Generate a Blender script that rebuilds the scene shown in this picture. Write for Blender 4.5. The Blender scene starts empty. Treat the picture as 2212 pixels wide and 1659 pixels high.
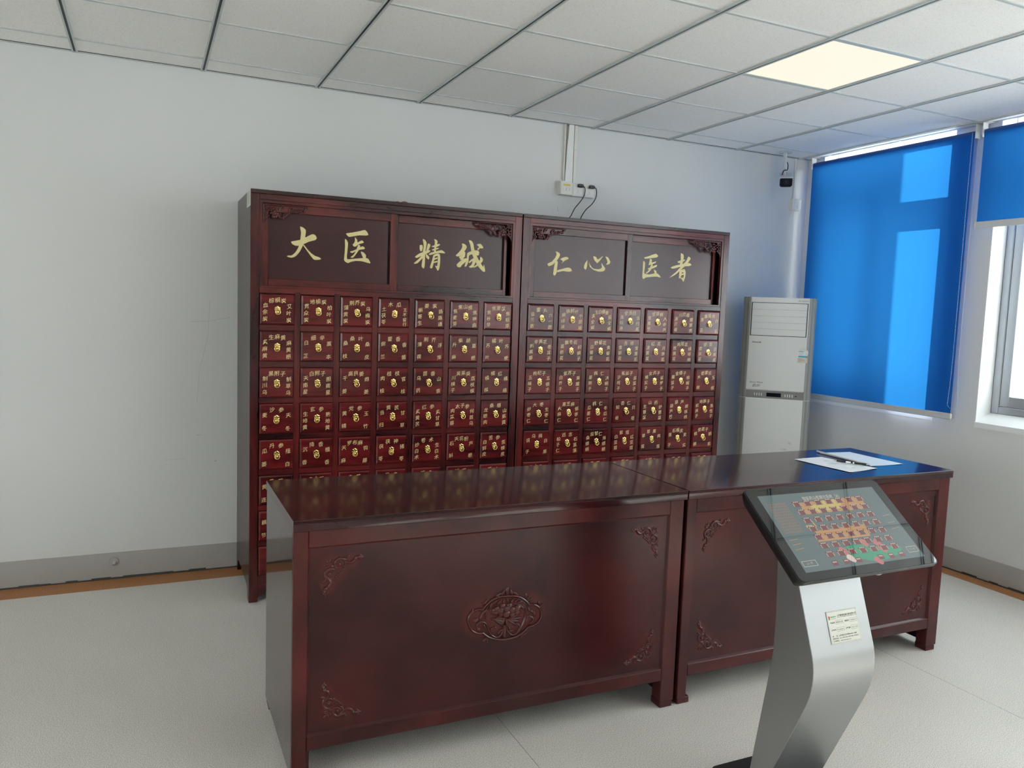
import bpy, bmesh, math, random
from math import sin, cos, pi, radians
from mathutils import Vector, Matrix

random.seed(7)
SC = bpy.context.scene
COL = SC.collection

# ------------------------------------------------------------------ camera
F_PX, W_PX = 1710.19, 2212.0
cam_d = bpy.data.cameras.new('camera')
cam_d.sensor_fit = 'HORIZONTAL'
cam_d.sensor_width = 36.0
cam_d.lens = F_PX / W_PX * 36.0
cam_d.clip_start = 0.05
cam = bpy.data.objects.new('camera', cam_d)
COL.objects.link(cam)
ROT = Matrix(((0.9079521, -0.4175361, 0.0358680),
              (-0.0067357, -0.1001175, -0.9949528),
              (0.4190198, 0.9031279, -0.0937144)))
rb = Matrix(((1, 0, 0), (0, -1, 0), (0, 0, -1))) @ ROT
M = rb.transposed().to_4x4()
M.translation = Vector((0.31506, -4.66941, 1.52845))
cam.matrix_world = M
SC.camera = cam

# ------------------------------------------------------------------ world, sun, exposure
world = bpy.data.worlds.new('world')
SC.world = world
world.use_nodes = True
bg = world.node_tree.nodes['Background']
bg.inputs[0].default_value = (0.975, 0.985, 1.0, 1)
bg.inputs[1].default_value = 8.5
sun_d = bpy.data.lights.new('sun', 'SUN')
sun_d.energy = 20.0
sun_d.angle = radians(0.6)
sun_d.color = (1.0, 0.97, 0.92)
sun = bpy.data.objects.new('sun', sun_d)
COL.objects.link(sun)
sun.rotation_euler = Vector((-1.0, -0.40, -0.83)).to_track_quat('-Z', 'Y').to_euler()
SC.view_settings.view_transform = 'Standard'
SC.view_settings.look = 'None'
SC.view_settings.gamma = 1.0
SC.view_settings.exposure = 0.30
SC.view_settings.use_curve_mapping = False
SC.cycles.max_bounces = 14
SC.cycles.diffuse_bounces = 8
SC.cycles.glossy_bounces = 5
SC.cycles.transmission_bounces = 6
SC.cycles.transparent_max_bounces = 10
SC.cycles.caustics_reflective = False
SC.cycles.caustics_refractive = False
SC.cycles.sample_clamp_indirect = 6.0

# ------------------------------------------------------------------ object helpers
def link(o, parent=None):
    COL.objects.link(o)
    if parent is not None:
        o.parent = parent
    return o

def empty(name, loc=(0, 0, 0), rz=0.0, label=None, cat=None, group=None, kind=None, parent=None):
    o = bpy.data.objects.new(name, None)
    o.empty_display_size = 0.05
    link(o, parent)
    o.location = loc
    o.rotation_euler = (0, 0, rz)
    tag(o, label, cat, group, kind)
    return o

def tag(o, label=None, cat=None, group=None, kind=None):
    if label: o['label'] = label
    if cat: o['category'] = cat
    if group: o['group'] = group
    if kind: o['kind'] = kind
    return o

class MB:
    """collects polygons of one mesh"""
    def __init__(s):
        s.v, s.f, s.m = [], [], []
        s.cur = 0
    def add(s, vs, fs):
        b = len(s.v)
        s.v.extend([tuple(p) for p in vs])
        for f in fs:
            s.f.append([b + i for i in f]); s.m.append(s.cur)
    def box(s, x0, x1, y0, y1, z0, z1):
        s.add([(x0, y0, z0), (x1, y0, z0), (x1, y1, z0), (x0, y1, z0), (x0, y0, z1), (x1, y0, z1), (x1, y1, z1), (x0, y1, z1)],
              [(3, 2, 1, 0), (4, 5, 6, 7), (0, 1, 5, 4), (1, 2, 6, 5), (2, 3, 7, 6), (3, 0, 4, 7)])
    def bbox(s, x0, x1, y0, y1, z0, z1, b=0.003, seg=1):
        bm = bmesh.new()
        vs = [bm.verts.new(p) for p in [(x0, y0, z0), (x1, y0, z0), (x1, y1, z0), (x0, y1, z0), (x0, y0, z1), (x1, y0, z1), (x1, y1, z1), (x0, y1, z1)]]
        for f in [(3, 2, 1, 0), (4, 5, 6, 7), (0, 1, 5, 4), (1, 2, 6, 5), (2, 3, 7, 6), (3, 0, 4, 7)]:
            bm.faces.new([vs[i] for i in f])
        b = min(b, 0.45 * min(x1 - x0, y1 - y0, z1 - z0))
        bmesh.ops.bevel(bm, geom=bm.edges[:], offset=b, segments=seg, affect='EDGES', profile=0.5)
        s.addbm(bm)
    def addbm(s, bm):
        bm.verts.index_update()
        s.add([v.co[:] for v in bm.verts], [[v.index for v in f.verts] for f in bm.faces])
        bm.free()
    def prism(s, pts, ax, a, b):
        """polygon pts (2D) extruded along axis ax ('x','y','z') from a to b"""
        def P(p, t):
            return {'x': (t, p[0], p[1]), 'y': (p[0], t, p[1]), 'z': (p[0], p[1], t)}[ax]
        n = len(pts)
        ar = sum(pts[i][0] * pts[(i + 1) % n][1] - pts[(i + 1) % n][0] * pts[i][1] for i in range(n))
        if (ar < 0): pts = pts[::-1]
        vs = [P(p, a) for p in pts] + [P(p, b) for p in pts]
        fs = [list(range(n))[::-1], list(range(n, 2 * n))] + [[i, (i + 1) % n, n + (i + 1) % n, n + i] for i in range(n)]
        if (ax == 'y') == (b > a): fs = [f[::-1] for f in fs]
        s.add(vs, fs)
    def tube(s, pts, r, seg=8, flat=None, caps=True, smooth=0):
        """tube along 3D pts, r a number or list; flat=(axis vector, factor) squashes the section"""
        pts = [Vector(p) for p in pts]
        rs = list(r) if isinstance(r, (list, tuple)) else [r] * len(pts)
        if smooth:
            q, qr = [], []
            n = len(pts)
            for i in range(n - 1):
                p0, p1, p2, p3 = pts[max(i - 1, 0)], pts[i], pts[i + 1], pts[min(i + 2, n - 1)]
                for k in range(smooth):
                    t = k / smooth
                    q.append(0.5 * ((2 * p1) + (p2 - p0) * t + (2 * p0 - 5 * p1 + 4 * p2 - p3) * t * t + (3 * p1 - p0 - 3 * p2 + p3) * t ** 3))
                    qr.append(rs[i] * (1 - t) + rs[i + 1] * t)
            q.append(pts[-1]); qr.append(rs[-1])
            pts, rs = q, qr
        n = len(pts)
        vs, fs = [], []
        up = None
        for i, p in enumerate(pts):
            t = (pts[min(i + 1, n - 1)] - pts[max(i - 1, 0)])
            t = t.normalized() if t.length > 1e-9 else Vector((0, 0, 1))
            if flat is not None:
                fa = Vector(flat[0]).normalized()
                u = t.cross(fa)
                u = u.normalized() if u.length > 1e-6 else t.orthogonal().normalized()
                w = fa * flat[1]
            else:
                if up is None:
                    up = t.orthogonal().normalized()
                up = (up - t * up.dot(t))
                up = up.normalized() if up.length > 1e-6 else t.orthogonal().normalized()
                u = up; w = t.cross(u)
            for k in range(seg):
                a = 2 * pi * k / seg
                vs.append(p + (u * cos(a) + w * sin(a)) * rs[i])
        for i in range(n - 1):
            for k in range(seg):
                a, b = i * seg + k, i * seg + (k + 1) % seg
                fs.append((a, b, b + seg, a + seg))
        if caps:
            fs.append(list(range(seg))[::-1]); fs.append([(n - 1) * seg + k for k in range(seg)])
        s.add(vs, fs)
    def ell(s, c, rx, ry, rz, ang=0.0, ax='y', nu=8, nv=6):
        """ellipsoid, rotated by ang about axis ax"""
        R = Matrix.Rotation(ang, 3, ax.upper())
        vs = [Vector(c) + R @ Vector((0, 0, rz))]
        for j in range(1, nv):
            ph = pi * j / nv
            for i in range(nu):
                a = 2 * pi * i / nu
                vs.append(Vector(c) + R @ Vector((rx * sin(ph) * cos(a), ry * sin(ph) * sin(a), rz * cos(ph))))
        vs.append(Vector(c) + R @ Vector((0, 0, -rz)))
        fs = [(0, 1 + i, 1 + (i + 1) % nu) for i in range(nu)]
        for j in range(nv - 2):
            for i in range(nu):
                a, b = 1 + j * nu + i, 1 + j * nu + (i + 1) % nu
                fs.append((a, a + nu, b + nu, b))
        L = len(vs) - 1
        o = 1 + (nv - 2) * nu
        fs += [(L, o + (i + 1) % nu, o + i) for i in range(nu)]
        s.add(vs, fs)
    def cyl(s, c, r, h, ax='z', seg=24, r2=None):
        """cylinder (or cone frustum) starting at c and running h along ax"""
        r2 = r if r2 is None else r2
        vs = []
        for t, rr in ((0, r), (h, r2)):
            for i in range(seg):
                a = 2 * pi * i / seg
                p = {'z': (rr * cos(a), rr * sin(a), t), 'x': (t, rr * cos(a), rr * sin(a)), 'y': (rr * sin(a), t, rr * cos(a))}[ax]
                vs.append((c[0] + p[0], c[1] + p[1], c[2] + p[2]))
        fs = [list(range(seg))[::-1], list(range(seg, 2 * seg))] + [(i, (i + 1) % seg, seg + (i + 1) % seg, seg + i) for i in range(seg)]
        if h < 0: fs = [f[::-1] for f in fs]
        s.add(vs, fs)
    def torus(s, c, R, r, ax='y', nu=20, nv=8, tilt=0.0):
        vs, fs = [], []
        for i in range(nu):
            a = 2 * pi * i / nu
            for j in range(nv):
                b = 2 * pi * j / nv
                p = Vector(((R + r * cos(b)) * cos(a), r * sin(b), (R + r * cos(b)) * sin(a)))
                if ax == 'z': p = Vector((p.x, p.z, p.y))
                if ax == 'x': p = Vector((p.y, p.x, p.z))
                if tilt: p = Matrix.Rotation(tilt, 3, 'X') @ p
                vs.append((c[0] + p.x, c[1] + p.y, c[2] + p.z))
        for i in range(nu):
            for j in range(nv):
                fs.append((i * nv + j, i * nv + (j + 1) % nv, ((i + 1) % nu) * nv + (j + 1) % nv, ((i + 1) % nu) * nv + j))
        s.add(vs, fs)
    def mesh(s, name, mats, smooth=None, recalc=False):
        me = bpy.data.meshes.new(name)
        me.from_pydata(s.v, [], s.f)
        mats = mats if isinstance(mats, (list, tuple)) else [mats]
        for m in mats: me.materials.append(m)
        if len(mats) > 1: me.polygons.foreach_set('material_index', s.m)
        if recalc:
            bm = bmesh.new(); bm.from_mesh(me)
            bmesh.ops.recalc_face_normals(bm, faces=bm.faces[:])
            bm.to_mesh(me); bm.free()
        if smooth is not None:
            me.shade_smooth()
            me.set_sharp_from_angle(angle=radians(smooth))
        me.update()
        return me
    def build(s, name, mats, parent=None, smooth=None, loc=None, recalc=False):
        o = bpy.data.objects.new(name, s.mesh(name, mats, smooth, recalc))
        link(o, parent)
        if loc is not None: o.location = loc
        return o

def inst(name, me, parent=None, loc=(0, 0, 0), rot=(0, 0, 0)):
    o = bpy.data.objects.new(name, me)
    link(o, parent)
    o.location = loc
    o.rotation_euler = rot
    return o

# ------------------------------------------------------------------ materials
def newmat(name):
    m = bpy.data.materials.new(name)
    m.use_nodes = True
    nt = m.node_tree
    return m, nt, nt.nodes['Principled BSDF']

def plain(name, col, rough=0.5, metal=0.0, spec=0.5, coat=0.0, coat_rough=0.05, bump=0.0, bscale=200.0, vary=0.0, vscale=3.0):
    m, nt, b = newmat(name)
    b.inputs['Base Color'].default_value = (*col, 1)
    b.inputs['Roughness'].default_value = rough
    b.inputs['Metallic'].default_value = metal
    b.inputs['Specular IOR Level'].default_value = spec
    b.inputs['Coat Weight'].default_value = coat
    b.inputs['Coat Roughness'].default_value = coat_rough
    if bump or vary:
        g = nt.nodes.new('ShaderNodeNewGeometry')
    if bump:
        n = nt.nodes.new('ShaderNodeTexNoise'); n.inputs['Scale'].default_value = bscale
        nt.links.new(g.outputs['Position'], n.inputs['Vector'])
        bp = nt.nodes.new('ShaderNodeBump'); bp.inputs['Strength'].default_value = bump; bp.inputs['Distance'].default_value = 0.002
        nt.links.new(n.outputs['Fac'], bp.inputs['Height']); nt.links.new(bp.outputs['Normal'], b.inputs['Normal'])
    if vary:
        n2 = nt.nodes.new('ShaderNodeTexNoise'); n2.inputs['Scale'].default_value = vscale; n2.inputs['Detail'].default_value = 4
        nt.links.new(g.outputs['Position'], n2.inputs['Vector'])
        mx = nt.nodes.new('ShaderNodeMix'); mx.data_type = 'RGBA'
        mx.inputs['A'].default_value = (*[c * (1 - vary) for c in col], 1)
        mx.inputs['B'].default_value = (*[min(1, c * (1 + vary)) for c in col], 1)
        nt.links.new(n2.outputs['Fac'], mx.inputs['Factor']); nt.links.new(mx.outputs['Result'], b.inputs['Base Color'])
    return m

def emit(name, col, strength=1.0, spec=0.5, rough=0.1):
    m, nt, b = newmat(name)
    b.inputs['Base Color'].default_value = (0.01, 0.01, 0.01, 1)
    b.inputs['Roughness'].default_value = rough
    b.inputs['Specular IOR Level'].default_value = spec
    b.inputs['Emission Color'].default_value = (*col, 1)
    b.inputs['Emission Strength'].default_value = strength
    return m

def wood(name, dark, red, rough, stretch=(1, 1, 1), coat=0.0, coat_rough=0.1, scale=2.2, lo=0.35, hi=0.68, bump=0.04, fine=0.20):
    """lacquered wood: a dark stain clouding over red, with fine grain along the stretched axis"""
    m, nt, b = newmat(name)
    N, L = nt.nodes, nt.links
    g = N.new('ShaderNodeNewGeometry')
    mp = N.new('ShaderNodeMapping'); mp.inputs['Scale'].default_value = stretch
    L.new(g.outputs['Position'], mp.inputs['Vector'])
    n1 = N.new('ShaderNodeTexNoise'); n1.inputs['Scale'].default_value = scale; n1.inputs['Detail'].default_value = 3; n1.inputs['Distortion'].default_value = 0.3
    n2 = N.new('ShaderNodeTexNoise'); n2.inputs['Scale'].default_value = scale * 9; n2.inputs['Detail'].default_value = 3; n2.inputs['Distortion'].default_value = 0.2
    L.new(mp.outputs['Vector'], n1.inputs['Vector']); L.new(mp.outputs['Vector'], n2.inputs['Vector'])
    ad = N.new('ShaderNodeMath'); ad.operation = 'MULTIPLY_ADD'; ad.inputs[1].default_value = fine
    L.new(n2.outputs['Fac'], ad.inputs[0]); 
    m1 = N.new('ShaderNodeMath'); m1.operation = 'MULTIPLY'; m1.inputs[1].default_value = 1.0 - fine
    L.new(n1.outputs['Fac'], m1.inputs[0]); L.new(m1.outputs[0], ad.inputs[2])
    r = N.new('ShaderNodeValToRGB')
    r.color_ramp.elements[0].position = lo; r.color_ramp.elements[0].color = (*dark, 1)
    r.color_ramp.elements[1].position = hi; r.color_ramp.elements[1].color = (*red, 1)
    L.new(ad.outputs[0], r.inputs['Fac']); L.new(r.outputs['Color'], b.inputs['Base Color'])
    b.inputs['Roughness'].default_value = rough
    b.inputs['Specular IOR Level'].default_value = 0.5
    b.inputs['Coat Weight'].default_value = coat
    b.inputs['Coat Roughness'].default_value = coat_rough
    return m

def speckle(name, base, dots, rough=0.5, amount=0.5, scale=260.0, cloud=0.06, spec=0.5, bump=0.0):
    """a base colour strewn with fine flecks"""
    m, nt, b = newmat(name)
    N, L = nt.nodes, nt.links
    g = N.new('ShaderNodeNewGeometry')
    n1 = N.new('ShaderNodeTexNoise'); n1.inputs['Scale'].default_value = scale; n1.inputs['Detail'].default_value = 2
    n2 = N.new('ShaderNodeTexNoise'); n2.inputs['Scale'].default_value = 2.0; n2.inputs['Detail'].default_value = 4
    L.new(g.outputs['Position'], n1.inputs['Vector']); L.new(g.outputs['Position'], n2.inputs['Vector'])
    r = N.new('ShaderNodeValToRGB')
    r.color_ramp.elements[0].position = amount - 0.14; r.color_ramp.elements[0].color = (*dots, 1)
    r.color_ramp.elements[1].position = amount + 0.10; r.color_ramp.elements[1].color = (*base, 1)
    L.new(n1.outputs['Fac'], r.inputs['Fac'])
    mr = N.new('ShaderNodeMapRange'); mr.inputs['From Min'].default_value = 0.3; mr.inputs['From Max'].default_value = 0.7
    mr.inputs['To Min'].default_value = 1 - cloud; mr.inputs['To Max'].default_value = 1 + cloud
    L.new(n2.outputs['Fac'], mr.inputs['Value'])
    mx = N.new('ShaderNodeVectorMath'); mx.operation = 'SCALE'
    L.new(r.outputs['Color'], mx.inputs[0]); L.new(mr.outputs['Result'], mx.inputs['Scale'])
    L.new(mx.outputs['Vector'], b.inputs['Base Color'])
    b.inputs['Roughness'].default_value = rough
    b.inputs['Specular IOR Level'].default_value = spec
    if bump:
        bp = N.new('ShaderNodeBump'); bp.inputs['Strength'].default_value = bump; bp.inputs['Distance'].default_value = 0.001
        L.new(n1.outputs['Fac'], bp.inputs['Height']); L.new(bp.outputs['Normal'], b.inputs['Normal'])
    return m

def glassmat(name, tint=(0.93, 0.97, 0.97), refl=0.07):
    m, nt, b = newmat(name)
    nt.nodes.remove(b)
    N, L = nt.nodes, nt.links
    out = N['Material Output']
    t = N.new('ShaderNodeBsdfTransparent'); t.inputs['Color'].default_value = (*tint, 1)
    gl = N.new('ShaderNodeBsdfGlossy'); gl.inputs['Roughness'].default_value = 0.02
    mx = N.new('ShaderNodeMixShader'); mx.inputs[0].default_value = refl
    L.new(t.outputs[0], mx.inputs[1]); L.new(gl.outputs[0], mx.inputs[2]); L.new(mx.outputs[0], out.inputs['Surface'])
    return m

def fabric(name, refl, trans):
    m, nt, b = newmat(name)
    nt.nodes.remove(b)
    N, L = nt.nodes, nt.links
    out = N['Material Output']
    g = N.new('ShaderNodeNewGeometry')
    n = N.new('ShaderNodeTexNoise'); n.inputs['Scale'].default_value = 900
    L.new(g.outputs['Position'], n.inputs['Vector'])
    bp = N.new('ShaderNodeBump'); bp.inputs['Strength'].default_value = 0.15; bp.inputs['Distance'].default_value = 0.001
    L.new(n.outputs['Fac'], bp.inputs['Height'])
    d = N.new('ShaderNodeBsdfDiffuse'); d.inputs['Color'].default_value = (*refl, 1)
    t = N.new('ShaderNodeBsdfTranslucent'); t.inputs['Color'].default_value = (*trans, 1)
    L.new(bp.outputs['Normal'], d.inputs['Normal'])
    a = N.new('ShaderNodeAddShader')
    L.new(d.outputs[0], a.inputs[0]); L.new(t.outputs[0], a.inputs[1]); L.new(a.outputs[0], out.inputs['Surface'])
    return m

M_WALL = plain('wall_paint', (0.70, 0.70, 0.695), 0.6, spec=0.3, bump=0.05, bscale=60, vary=0.015, vscale=1.3)
M_WALLDARK = plain('far_wall_darkened', (0.22, 0.19, 0.17), 0.5, vary=0.1)  # unseen wall made dark so the lacquer fronts reflect less light
M_SKIRT = plain('grey_skirting_paint', (0.42, 0.412, 0.395), 0.35, vary=0.05, vscale=6)
M_CAULK = plain('dark_caulk', (0.06, 0.062, 0.062), 0.6)
M_FLOOR = speckle('speckled_vinyl', (0.77, 0.74, 0.695), (0.40, 0.37, 0.33), 0.42, 0.48, 300.0, 0.03, spec=0.35)
M_ORANGE = speckle('orange_vinyl', (0.50, 0.235, 0.095), (0.27, 0.11, 0.04), 0.45, 0.5, 210.0, 0.05, spec=0.3)
M_SUB = plain('screed', (0.18, 0.18, 0.17), 0.8)
M_TILE = speckle('mineral_fibre', (0.93, 0.92, 0.905), (0.60, 0.60, 0.59), 0.85, 0.34, 240.0, 0.01, spec=0.15, bump=0.15)
M_TBAR = plain('ceiling_grid_metal', (0.54, 0.58, 0.58), 0.4, vary=0.02)
M_SLOT = plain('ceiling_slot_black', (0.03, 0.04, 0.045), 0.5)
M_LIGHT = emit('light_diffuser', (0.805, 0.765, 0.63), 1.0, spec=0.1, rough=0.5)
M_WHITE = plain('white_plastic', (0.78, 0.78, 0.76), 0.35)
M_CREAM = plain('cream_plastic', (0.74, 0.72, 0.66), 0.35)
M_ALU = plain('window_aluminium', (0.42, 0.45, 0.49), 0.35, metal=0.5)
M_SILL = plain('white_reveal', (0.82, 0.83, 0.83), 0.5)
M_GLASS = glassmat('window_glass')
M_BLIND = fabric('blue_blind_fabric', (0.010, 0.085, 0.36), (0.006, 0.051, 0.125))
M_BLINDROLL = plain('blue_blind_roll', (0.02, 0.08, 0.28), 0.7)
M_BAR = plain('blind_bottom_bar', (0.60, 0.61, 0.62), 0.4)
M_BEAD = plain('bead_white', (0.75, 0.76, 0.76), 0.3)

DARK, RED = (0.028, 0.006, 0.007), (0.155, 0.0205, 0.0190)
M_WOODX = wood('lacquer_grain_across', DARK, RED, 0.24, (0.6, 3, 3.5), scale=2.4, lo=0.38, hi=0.66)
M_WOODZ = wood('lacquer_grain_upright', DARK, RED, 0.24, (3.5, 3, 0.6), scale=2.4, lo=0.38, hi=0.66)
M_PANEL = wood('lacquer_panel', (0.030, 0.007, 0.008), (0.055, 0.0105, 0.0115), 0.27, (1, 1, 1), scale=2.0, lo=.3, hi=.7, fine=0.04)
M_DRAWER = wood('drawer_wood', (0.028, 0.0035, 0.004), (0.160, 0.0135, 0.015), 0.2, (0.55, 2, 4.0), scale=5.0, lo=0.3, hi=0.6, bump=0.02)
M_EDGE = plain('worn_edge_highlight', (0.150, 0.022, 0.020), 0.25)  # worn red edge, also standing in for the bead's top highlight
M_CARVE = plain('carved_red_lacquer', (0.070, 0.0115, 0.0115), 0.13, vary=0.4, vscale=60)
M_TOP = wood('counter_top_lacquer', (0.022, 0.005, 0.006), (0.050, 0.0085, 0.0095), 0.11, (1, 1, 1), scale=2.0, bump=0.004, fine=0.04)
M_CSIDE = wood('counter_side_lacquer', (0.020, 0.006, 0.006), (0.045, 0.0105, 0.0105), 0.07, (2, 2, 0.5), scale=2.0, fine=0.04)
M_CSIDE.node_tree.nodes['Principled BSDF'].inputs['IOR'].default_value = 1.62
M_SIDE = wood('side_lacquer', (0.020, 0.006, 0.006), (0.045, 0.0105, 0.0105), 0.26, (2, 2, 0.5), scale=2.0, bump=0.01, fine=0.04)
M_CFRONT = wood('counter_lacquer', (0.024, 0.006, 0.0065), (0.066, 0.0115, 0.012), 0.24, (1, 1, 1), scale=2.2, bump=0.006, fine=0.04)
M_CFRONT.node_tree.nodes['Principled BSDF'].inputs['Specular IOR Level'].default_value = 0.30
def rub_through(m, centres, col):
    nt = m.node_tree; N, L = nt.nodes, nt.links
    g = N.new('ShaderNodeNewGeometry'); last = None
    for c, r0, r1 in centres:
        d = N.new('ShaderNodeVectorMath'); d.operation = 'DISTANCE'; d.inputs[1].default_value = c
        L.new(g.outputs['Position'], d.inputs[0])
        mr = N.new('ShaderNodeMapRange'); mr.interpolation_type = 'SMOOTHSTEP'
        mr.inputs['From Min'].default_value = r1; mr.inputs['From Max'].default_value = r0
        L.new(d.outputs['Value'], mr.inputs['Value'])
        if last is None: last = mr.outputs['Result']
        else:
            mx = N.new('ShaderNodeMath'); mx.operation = 'MAXIMUM'
            L.new(last, mx.inputs[0]); L.new(mr.outputs['Result'], mx.inputs[1]); last = mx.outputs[0]
    b = N['Principled BSDF']
    src = b.inputs['Base Color'].links[0].from_socket
    mix = N.new('ShaderNodeMix'); mix.data_type = 'RGBA'
    L.new(last, mix.inputs['Factor']); L.new(src, mix.inputs['A']); mix.inputs['B'].default_value = (*col, 1)
    L.new(mix.outputs['Result'], b.inputs['Base Color'])
_c = []
for _a, _b in ((0.766, 2.121), (2.245, 3.622)):
    for _x, _sx in ((_a + 0.052, 1), (_b - 0.046, -1)):
        for _z, _sz in ((0.727, -1), (0.206, 1)):
            _c.append(((_x + _sx * 0.030, -2.239, _z + _sz * 0.030), 0.018, 0.060))
            _c.append(((_x + _sx * 0.085, -2.239, _z + _sz * 0.012), 0.008, 0.034)); _c.append(((_x + _sx * 0.012, -2.239, _z + _sz * 0.085), 0.008, 0.034))
    for _dx in (-0.09, -0.03, 0.03, 0.09): _c.append((((_a + _b) / 2 + _dx, -2.239, 0.465), 0.045, 0.085))
rub_through(M_CFRONT, _c, (0.082, 0.013, 0.0125))
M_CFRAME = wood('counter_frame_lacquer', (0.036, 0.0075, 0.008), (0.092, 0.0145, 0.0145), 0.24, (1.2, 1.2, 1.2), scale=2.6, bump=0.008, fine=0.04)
M_CFRAME.node_tree.nodes['Principled BSDF'].inputs['Specular IOR Level'].default_value = 0.32
M_VOID = plain('cabinet_inside', (0.006, 0.003, 0.003), 0.7)
M_GILT = plain('gilt_paint', (0.70, 0.60, 0.29), 0.5, vary=0.10, vscale=40)
M_GILT2 = plain('gilt_letter', (0.82, 0.63, 0.31), 0.45, vary=0.15, vscale=200)
M_BRASS = plain('polished_brass', (0.88, 0.66, 0.25), 0.16, metal=1.0)
M_LED = plain('small_red_lamp', (0.06, 0.006, 0.006), 0.15)
M_STICK = plain('paper_sticker', (0.62, 0.64, 0.58), 0.6)
M_PRINT = plain('black_print', (0.025, 0.025, 0.028), 0.5)
M_BLACK = plain('black_plastic', (0.012, 0.012, 0.013), 0.35)
M_RUBBER = plain('black_cable', (0.012, 0.012, 0.013), 0.45)
M_YELLOW = plain('yellow_label', (0.75, 0.55, 0.04), 0.5)
M_SLIT = plain('dark_slit', (0.05, 0.05, 0.05), 0.6)
M_CAMW = plain('camera_housing', (0.62, 0.63, 0.64), 0.3)
M_CAMG = plain('camera_window', (0.012, 0.014, 0.02), 0.08)
M_ACW = plain('appliance_white', (0.76, 0.76, 0.74), 0.35)
M_ACG = plain('appliance_grey', (0.36, 0.36, 0.33), 0.35)
M_ACG2 = plain('appliance_groove', (0.27, 0.27, 0.245), 0.4)
M_ACB = plain('appliance_band', (0.30, 0.29, 0.28), 0.3, metal=0.4)
M_PAPER = plain('white_paper', (0.80, 0.82, 0.83), 0.6)
M_PENCIL = plain('pencil_scribble', (0.45, 0.47, 0.50), 0.6)
M_CHROME = plain('chrome', (0.75, 0.75, 0.76), 0.12, metal=1.0)
M_SLATE = plain('plate_metal', (0.48, 0.47, 0.41), 0.35, metal=0.3)
M_BLUE = plain('blue_print', (0.05, 0.30, 0.55), 0.5)
M_GREENP = plain('green_print', (0.06, 0.30, 0.12), 0.5)
M_REDP = plain('red_print', (0.50, 0.06, 0.03), 0.5)
M_RUST = plain('rust_spot', (0.55, 0.50, 0.36), 0.6)
M_CRACK = plain('wall_crack', (0.42, 0.42, 0.40), 0.7)

def steel():
    m, nt, b = newmat('brushed_steel')
    N, L = nt.nodes, nt.links
    b.inputs['Base Color'].default_value = (0.40, 0.405, 0.405, 1)
    b.inputs['Metallic'].default_value = 1.0
    g = N.new('ShaderNodeNewGeometry')
    mp = N.new('ShaderNodeMapping'); mp.inputs['Scale'].default_value = (3, 900, 900)
    n = N.new('ShaderNodeTexNoise'); n.inputs['Scale'].default_value = 1.0; n.inputs['Detail'].default_value = 2
    L.new(g.outputs['Position'], mp.inputs['Vector']); L.new(mp.outputs['Vector'], n.inputs['Vector'])
    mr = N.new('ShaderNodeMapRange'); mr.inputs['To Min'].default_value = 0.40; mr.inputs['To Max'].default_value = 0.50
    L.new(n.outputs['Fac'], mr.inputs['Value']); L.new(mr.outputs['Result'], b.inputs['Roughness'])
    return m
M_STEEL = steel()

# ------------------------------------------------------------------ glyphs
_gl = {}
def glyph(ch, off=0.0):
    """one character of Blender's built-in font as (verts, faces), about 1 unit tall, centred"""
    k = (ch, off)
    if k in _gl: return _gl[k]
    c = bpy.data.curves.new('glyph', 'FONT')
    c.body = ch; c.resolution_u = 1; c.offset = off
    o = bpy.data.objects.new('glyph', c)
    COL.objects.link(o)
    me = bpy.data.meshes.new_from_object(o.evaluated_get(bpy.context.evaluated_depsgraph_get()))
    vs = [(v.co.x, v.co.y) for v in me.vertices]
    fs = [list(p.vertices) for p in me.polygons]
    adv = max([v[0] for v in vs] or [0.3])
    bpy.data.objects.remove(o); bpy.data.curves.remove(c); bpy.data.meshes.remove(me)
    if ord(ch) > 0x2E00 and vs:
        cx = 0.5 * (min(v[0] for v in vs) + max(v[0] for v in vs)); cy = 0.5 * (min(v[1] for v in vs) + max(v[1] for v in vs))
        vs = [(x - cx, y - cy) for x, y in vs]
    _gl[k] = (vs, fs, adv)
    return _gl[k]

def put_char(mb, ch, x, z, size, y, brush=True, off=0.0):
    """a Chinese character centred at (x, z) in the plane y, facing -y; brush leans it like handwriting"""
    vs, fs, _ = glyph(ch, off)
    a = random.uniform(-0.07, 0.07) if brush else 0.0
    sh = 0.16 if brush else 0.0
    out = []
    for u, v in vs:
        u, v = u * 0.98, v + sh * u
        out.append((x + size * (u * cos(a) - v * sin(a)), y, z + size * (u * sin(a) + v * cos(a))))
    mb.add(out, fs)

_ln = {}
def line(text, slant=0.0, off=0.0):
    k = (text, slant, off)
    if k not in _ln:
        c = bpy.data.curves.new('line', 'FONT')
        c.body = text; c.resolution_u = 1; c.offset = off; c.shear = slant
        o = bpy.data.objects.new('line', c)
        COL.objects.link(o)
        me = bpy.data.meshes.new_from_object(o.evaluated_get(bpy.context.evaluated_depsgraph_get()))
        _ln[k] = ([(v.co.x, v.co.y) for v in me.vertices], [list(p.vertices) for p in me.polygons])
        bpy.data.objects.remove(o); bpy.data.curves.remove(c); bpy.data.meshes.remove(me)
    return _ln[k]

def put_line(mb, text, x, z, size, y=0.0, width=None, slant=0.0, off=0.0, align='l'):
    """a line of text in the xz plane facing -y, starting at (or centred on) x, standing on z"""
    vs, fs = line(text, slant, off)
    xs = [v[0] for v in vs]
    w = max(xs) - min(xs)
    k = size if width is None else width / w
    x0 = {'l': x - k * min(xs), 'c': x - k * (min(xs) + w / 2)}[align]
    mb.add([(x0 + k * u, y, z + size * v) for u, v in vs], fs)

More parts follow.
